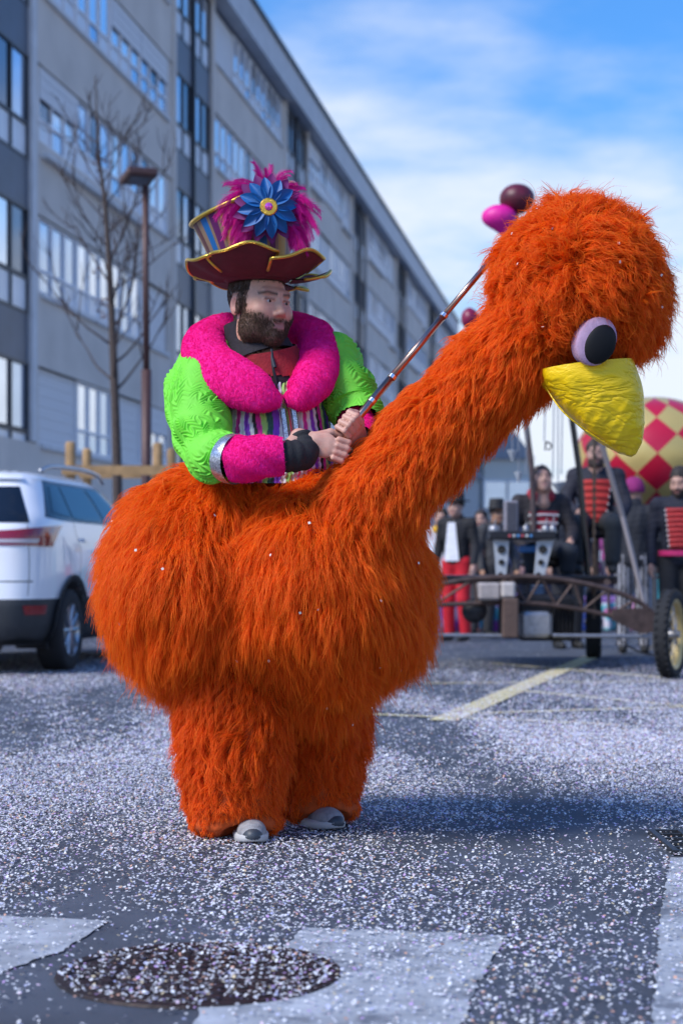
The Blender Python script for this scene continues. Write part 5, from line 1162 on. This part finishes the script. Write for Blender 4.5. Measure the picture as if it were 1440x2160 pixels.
# wheels: knobbly tyre, golden rim with spokes
def wheel(c, yaw, r, w, nm='wheel'):
    ax = Rz(yaw) @ A(1, 0, 0); mb = MB().lathe([(r * .80, -w * .42), (r * .90, -w * .5), (r * .97, -w * .42), (r, -w * .2), (r, w * .2), (r * .97, w * .42), (r * .90, w * .5), (r * .80, w * .42), (r * .78, 0), (r * .80, -w * .42)], c, ax, 40)
    u = unit(np.cross(ax, (0, 0, 1))); v = np.cross(ax, u)
    for k in range(36):
        t = 2 * math.pi * k / 36
        for sx in (-.30, .30): mb.box(c + ax * w * sx + (math.cos(t) * u + math.sin(t) * v) * r * 1.0, (.02, .02, .02), np.stack([ax, -math.sin(t) * u + math.cos(t) * v, math.cos(t) * u + math.sin(t) * v], 1))
    t_ = mb.build(nm, TYRE, wg, smooth=False); rm = MB().lathe([(r * .80, -w * .38), (r * .74, -w * .40), (r * .70, -w * .2), (r * .70, w * .2), (r * .74, w * .40), (r * .80, w * .38)], c, ax, 40); rm.build('rim', M('golden_rim', (.55, .42, .18), .4, metal=.3), t_, smooth=True)
    sp = MB()
    for k in range(20):
        t = 2 * math.pi * k / 20; sp.tube([c + ax * w * .35 * (-1) ** k + (math.cos(t + .4) * u + math.sin(t + .4) * v) * .03, c + (math.cos(t) * u + math.sin(t) * v) * r * .72], .004, 4)
    sp.build('spokes', STEEL, t_); MB().lathe([(.0, -w * .6), (.03, -w * .6), (.035, 0), (.03, w * .6), (.0, w * .6)], c, ax, 14).build('hub', STEEL, t_)
wr_ = .343; c1_ = gp(1413, 1431); wheel(A(c1_[0], c1_[1], wr_), math.radians(-24), wr_, .12); c2_ = gp(1251, 1388); wheel(A(c2_[0], c2_[1], wr_), math.radians(-8), wr_, .15); wheel(A(gp(742, 1431)[0], c1_[1], wr_), math.radians(-24), wr_, .12)
MB().tube([A(c2_[0], c2_[1], .343), P(1251, 1222, 16.9)], .03, 8).build('rear_fork', RUST, wg)
for a_, cw_ in ((1385, A(c1_[0], c1_[1], wr_)), (772, A(gp(742, 1431)[0], c1_[1], wr_))): MB().tube([P(a_, 1318, Yf), cw_], .022, 8).build('steering_arm', RUST, wg)
MB().tube(catmull([P(1300, 1345, 15.0), P(1340, 1372, 14.8), P(1380, 1382, 14.4), P(1405, 1370, 14.0)], 14), .008, 6).build('brake_cable', BLKP, wg)
# masts and stays
MB().tube([P(1205, 880, 15.9), P(1222, 1000, 15.9), P(1240, 1220, 15.9)], [.028, .028, .03], 10).build('black_mast', BLKP, wg)
ch_ = MB(); a_, b_ = P(1253, 900, 15.6), P(1252, 1300, 15.6)
for k in range(46):
    p_ = a_ + (b_ - a_) * k / 45; ch_.box(p_, (.030 if k % 2 else .016, .016, .040), None, .004)
ch_.tube([a_ + A(0, .02, 0), b_ + A(0, .02, 0)], .011, 8); ch_.build('drive_chain', M('rusty_chain', (.10, .07, .05), .45, metal=.6, var=.4, vscale=30), wg)
MB().tube([P(1266, 930, 15.2), P(1312, 1090, 15.2), P(1362, 1292, 15.0)], .024, 10).build('stay', M('grey_stay', (.22, .19, .19), .45, metal=.4), wg)
mt = [P(1126, 1222, 15.8), P(1122, 1010, 15.8), P(1108, 880, 15.8), P(1096, 640, 15.8), P(1086, 430, 15.8)]
MB().tube(catmull(mt, 20), .026, 10).build('mast', M('mast_brown', (.075, .05, .05), .6, var=.3, vscale=20), wg)
# coloured pods tied to the mast
MAG = M('pink_pod', (.75, .01, .30), .5); DRD = M('dark_red_gloss', (.12, .008, .025), .45, var=.5, vscale=6)
def pod(name, c, r, mat, k=(1, 1, 1), tail=None):
    s = SDF(c - .5, c + .5, .022); s.ell(c, np.array(k) * r, .03)
    if tail is not None: s.cone(c, tail, r * .55, r * .22, .08)
    V, F = s.mesh(); obj(name, smoothv(V, F, 2), F, mat, wg)
pod('dark_red_pod', P(1090, 420, 15.8), 38 * mpp(15.8), DRD, (1, 1, .85)); pod('pink_pod', P(1052, 458, 15.75), 33 * mpp(15.8), MAG, (1.15, .9, .75), P(1085, 530, 15.8)); pod('maroon_pod', P(990, 672, 15.8), 21 * mpp(15.8), M('maroon_pod', (.22, .006, .05), .4), (.8, .9, 1.1), P(1040, 690, 15.8))
MB().tube([P(985, 672, 15.8), P(1098, 690, 15.8)], .015, 8).build('cross_arm', RUST, wg)
# hanging percussion on cords: funnels and a D-shaped handle
arm = [P(1060, 800, 15.6), P(1250, 800, 15.6)]; MB().tube(arm, .012, 8).build('hanging_arm', RUST, wg)
for px, py, r in ((1080, 950, 11), (1093, 996, 9), (1176, 1018, 15)):
    c_ = P(px, py, 15.6); MB().tube([P(px, 800, 15.6), c_], .006, 6).build('cord', MC((.22, .24, .28)), wg); MB().lathe([(r * mpp(15.6), .0), (r * mpp(15.6) * .98, -.008), (.012, -.075), (.010, -.09)], c_, (0, 0, 1), 18).build('funnel', GRYP, wg)
for px, y1 in ((1112, 1000), (1150, 930), (1168, 1010), (1186, 1000)): MB().tube([P(px, 800, 15.6), P(px - 3, y1, 15.6)], .006, 6).build('cord', MC((.22, .24, .28)), wg)
MB().tube([P(x, y, 15.6) for x, y in ((1150, 932), (1158, 934), (1163, 941), (1158, 948), (1149, 949), (1150, 932))], .009, 6).build('d_handle', DKM, wg)
# seats
def seat(px, py, Y):
    c = P(px, py, Y); MB().box(c, (.36, .34, .07), None, .03).build('seat', DKM, wg); MB().tube([c, A(c[0], c[1], P(0, 1218, Y)[2])], .03, 10).build('seat_post', RUST, wg); return c
s1 = seat(1140, 1188, 15.95); s2 = seat(1256, 1128, 16.6)
def sitj(dz, hand, elb=None):                       # seated: hips on the seat, knees forward
    d = dict(head=(0, -.05, .70), neck=(0, .02, .545), shR=(-.19, .02, .50), shL=(.19, .02, .50), elR=(-.27, -.06, .24), elL=(.27, -.06, .24), wrR=hand[0], wrL=hand[1], chest=(0, .01, .36), belly=(0, .02, .16),
             hipR=(-.10, .02, .08), hipL=(.10, .02, .08), knR=(-.16, -.40, .06), knL=(.16, -.40, .06), anR=(-.15, -.36, dz), anL=(.15, -.36, dz), hem=(0, 0, 0))
    return d
person('singing musician in red scarf and white striped bib seated at the wagon console', s1 + A(0, 0, .035), .10, 1.75, sitj(-.12, ((-.20, -.28, .10), (.20, -.30, .16))), jacket=(.022, .018, .022), trousers=(.015, .02, .03), hair=(.05, .035, .03), headpitch=-.30, hem=-1, extra=lambda *q: (frogging((.34, .012, .03), (.70, .66, .66), 4, (.35, .01, .03), .13, .09, .14, .42)(*q), scarf(*q)))
person('musician in red braided bib and dark coat on the high wagon seat', s2 + A(0, 0, .035), -.15, 1.78, sitj(-.30, ((-.16, -.30, .16), (.22, -.28, .10))), jacket=(.018, .018, .03), trousers=(.03, .035, .04), hair=(.05, .035, .03), hem=-1, beard=True, extra=frogging((.60, .05, .04), (.48, .03, .03), 6, None, .14, .08, .08, .46))
st_ = lambda px, py: gp(px, py)
person('dark haired man in red braided bib and pink belt standing beside the golden wheel', st_(1432, 1396), -.20, 1.78, None, jacket=(.012, .014, .028), trousers=(.012, .013, .018), hair=(.03, .022, .018), beard=True, headyaw=-.25, headpitch=.22, extra=frogging((.42, .018, .022), (.52, .05, .05), 8, (.55, .02, .14)))
def backpack(po, T, R, sc, J):
    s = SDF(T((0, 0, 1.2)) - .45, T((0, 0, 1.2)) + .45, .02); s.ell(T((0, .17, 1.20)), np.array([.165, .10, .24]) * sc, .04, R); V, F = s.mesh(); obj('backpack', V, F, MC((.016, .018, .024), .8), po)
person('person in magenta beanie and black top with black and white striped trousers', st_(1336, 1378), math.pi - .2, 1.76, None, jacket=(.016, .018, .026), trousers=(.02, .02, .025), backstripe=(.36, .36, .40), hair=None, hat='beanie', hatc=(.26, .02, .14))
def shirtfront(po, T, R, sc, J): 
    V = [T((x * (.05 + .05 * t), -.137 + .012 * abs(x), 1.42 - .46 * t)) for t in np.linspace(0, 1, 8) for x in (-1, 0, 1)]; obj('shirt_front', V, [(i * 3 + k, i * 3 + k + 1, i * 3 + k + 4, i * 3 + k + 3) for i in range(7) for k in range(2)], MC((.70, .71, .78)), po)
person('person in black coat, white shirt front and red trousers behind the wagon', st_(962, 1352), -.55, 1.72, dict(wrL=(.30, -.16, .86)), jacket=(.012, .012, .016), trousers=(.55, .008, .022), hair=(.02, .02, .02), hat='brim', skin=(.48, .28, .22), extra=shirtfront, hem=.92)
person('person in dark navy coat and black hat standing behind the singer', st_(1196, 1368), .3, 1.72, None, jacket=(.012, .016, .03), trousers=(.015, .015, .02), hat='brim', hatc=(.012, .014, .02), skin=(.30, .17, .13))
person('person in grey coat and black brimmed hat between the wagon and the cream house', st_(1046, 1345), .4, 1.66, None, jacket=(.05, .05, .055), trousers=(.03, .03, .035), hat='brim', skin=(.40, .21, .13))
person('onlooker in brown coat behind the console box', st_(1014, 1338), -.3, 1.62, None, jacket=(.10, .05, .05), trousers=(.04, .04, .05), hair=(.03, .02, .02))
person('person in turquoise costume behind the man with the pink belt', st_(1398, 1345), .2, 1.6, None, jacket=(.03, .34, .42), trousers=(.04, .42, .48), hair=(.05, .03, .02))
person('person in white coat and yellow scarf beside the red trousers', st_(930, 1346), -.2, 1.6, None, jacket=(.66, .66, .74), trousers=(.05, .28, .34), hair=(.04, .03, .02), extra=lambda po, T, R, sc, J: MB().lathe([(.085, 0), (.115, .02), (.12, .06), (.09, .10)], T((0, .0, 1.40)), (0, 0, 1), 20).build('scarf', MC((.70, .38, .02)), po, smooth=True))
# ------------------------------------------------------------------ red and gold harlequin balloon on its post
bc_ = P(1376, 966, 19.0); bx_, bz_ = 163 * mpp(19), 128 * mpp(19); ball = thing('harlequin_balloon', (bc_[0], bc_[1], 0), 'big round balloon with red and gold harlequin diamonds above the crowd', 'balloon')
MB().tube([(bc_[0], bc_[1], 0), (bc_[0], bc_[1], bc_[2] - bz_ + .05)], .05, 12).build('post', MC((.1, .1, .11)), ball)
RD = M('balloon_red', (.48, .008, .035), .3, coat=.3); GD = M('balloon_gold', (.62, .46, .16), .35, metal=.35)
def bpt(u, v, k=1.0):                               # u longitude in diamonds (0..NL), v latitude -1..1 ; diamond = lattice rotated by 45 deg
    lo_ = 2 * math.pi * u / 12; la = v * math.pi / 2; return bc_ + k * A(bx_ * math.cos(la) * math.sin(lo_), -bx_ * math.cos(la) * math.cos(lo_), bz_ * math.sin(la))
NLat = 5
for r in range(-NLat, NLat + 1):
    for c in range(12):
        cu = c + (.5 if r % 2 else 0); hv_ = 1 / NLat; V = []; n = 5
        for i in range(n):
            for j in range(n):
                a_, b2 = i / (n - 1), j / (n - 1); du = (a_ - b2) * .5; dv = (a_ + b2 - 1) * hv_; v = r / NLat + dv
                V.append(bpt(cu + .28 + du, max(-1, min(1, v))))
        F = [(i * n + j, (i + 1) * n + j, (i + 1) * n + j + 1, i * n + j + 1) for i in range(n - 1) for j in range(n - 1)]
        obj('diamond_panel', V, F, RD if r % 2 else GD, ball)
# ------------------------------------------------------------------ colourful float skirts far behind the wagon
def skirt(x0, x1, y0, Y, cols_, label):
    t = thing('parade_float', tuple(P((x0 + x1) / 2, 0, Y) * A(1, 1, 0)), label, 'parade float'); n = 90; m = 8; V = []; C = []
    h = P(0, y0, Y)[2]; r = random.Random(int(x0)); ph = [r.uniform(0, 6.28) for _ in range(4)]
    for j in range(m):
        for i in range(n):
            u = i / (n - 1); x = P(x0 + (x1 - x0) * u, 0, Y)[0]; z = .02 + (h - .02) * j / (m - 1)
            V.append((x, Y + .09 * math.sin(u * 60 + ph[0]) * (1 - .5 * j / m), z)); k = int((u * 9 + .6 * math.sin(j * .9 + ph[1]) + .3 * math.sin(u * 20 + j)) % len(cols_)); C.append(cols_[k])
    obj('skirt', V, [(j * n + i, j * n + i + 1, (j + 1) * n + i + 1, (j + 1) * n + i) for j in range(m - 1) for i in range(n - 1)], STRP, t, cols=np.array(C))
    a, b = P(x0, 0, Y)[0], P(x1, 0, Y)[0]; MB().box(((a + b) / 2, Y + 1.2, h + .03), (b - a, 2.3, .06)).build('platform', MC((.25, .12, .35)), t)
skirt(880, 1130, 1268, 24.0, [(.30, .08, .42), (.46, .20, .55), (.62, .60, .72), (.32, .10, .50), (.62, .18, .10), (.05, .36, .55)], 'low parade float with purple and pink cloth skirt behind the wagon')
skirt(1150, 1420, 1272, 24.6, [(.62, .30, .52), (.40, .14, .60), (.10, .18, .55), (.62, .58, .66), (.05, .38, .44), (.60, .05, .28)], 'low parade float with pink, blue and turquoise cloth skirt near the balloon post')
# more people far behind, told apart only by their coats
rp = random.Random(9)
for k, (px, py, cj, ct, nm, hc2) in enumerate(((1020, 1318, (.30, .03, .05), (.03, .03, .04), 'red coat', None), (1075, 1322, (.03, .05, .12), (.03, .03, .04), 'blue coat', None), (1100, 1316, (.22, .20, .20), (.04, .04, .05), 'grey coat', None), (1165, 1320, (.03, .03, .035), (.04, .04, .05), 'black coat and cobalt hat', (.02, .14, .5)), (1290, 1320, (.30, .06, .20), (.05, .05, .08), 'plum coat', None), (1365, 1318, (.05, .12, .10), (.03, .03, .04), 'dark green coat', None), (1000, 1312, (.06, .06, .07), (.05, .05, .06), 'charcoal coat', None))):
    person('spectator in %s standing far back in the street crowd' % nm, gp(px, py), rp.uniform(-.8, .8), rp.uniform(1.58, 1.78), None, jacket=cj, trousers=ct, hair=(.04, .03, .02), hat='beanie' if hc2 else None, hatc=hc2 or (.1, .1, .1), group='spectators far back in the street')
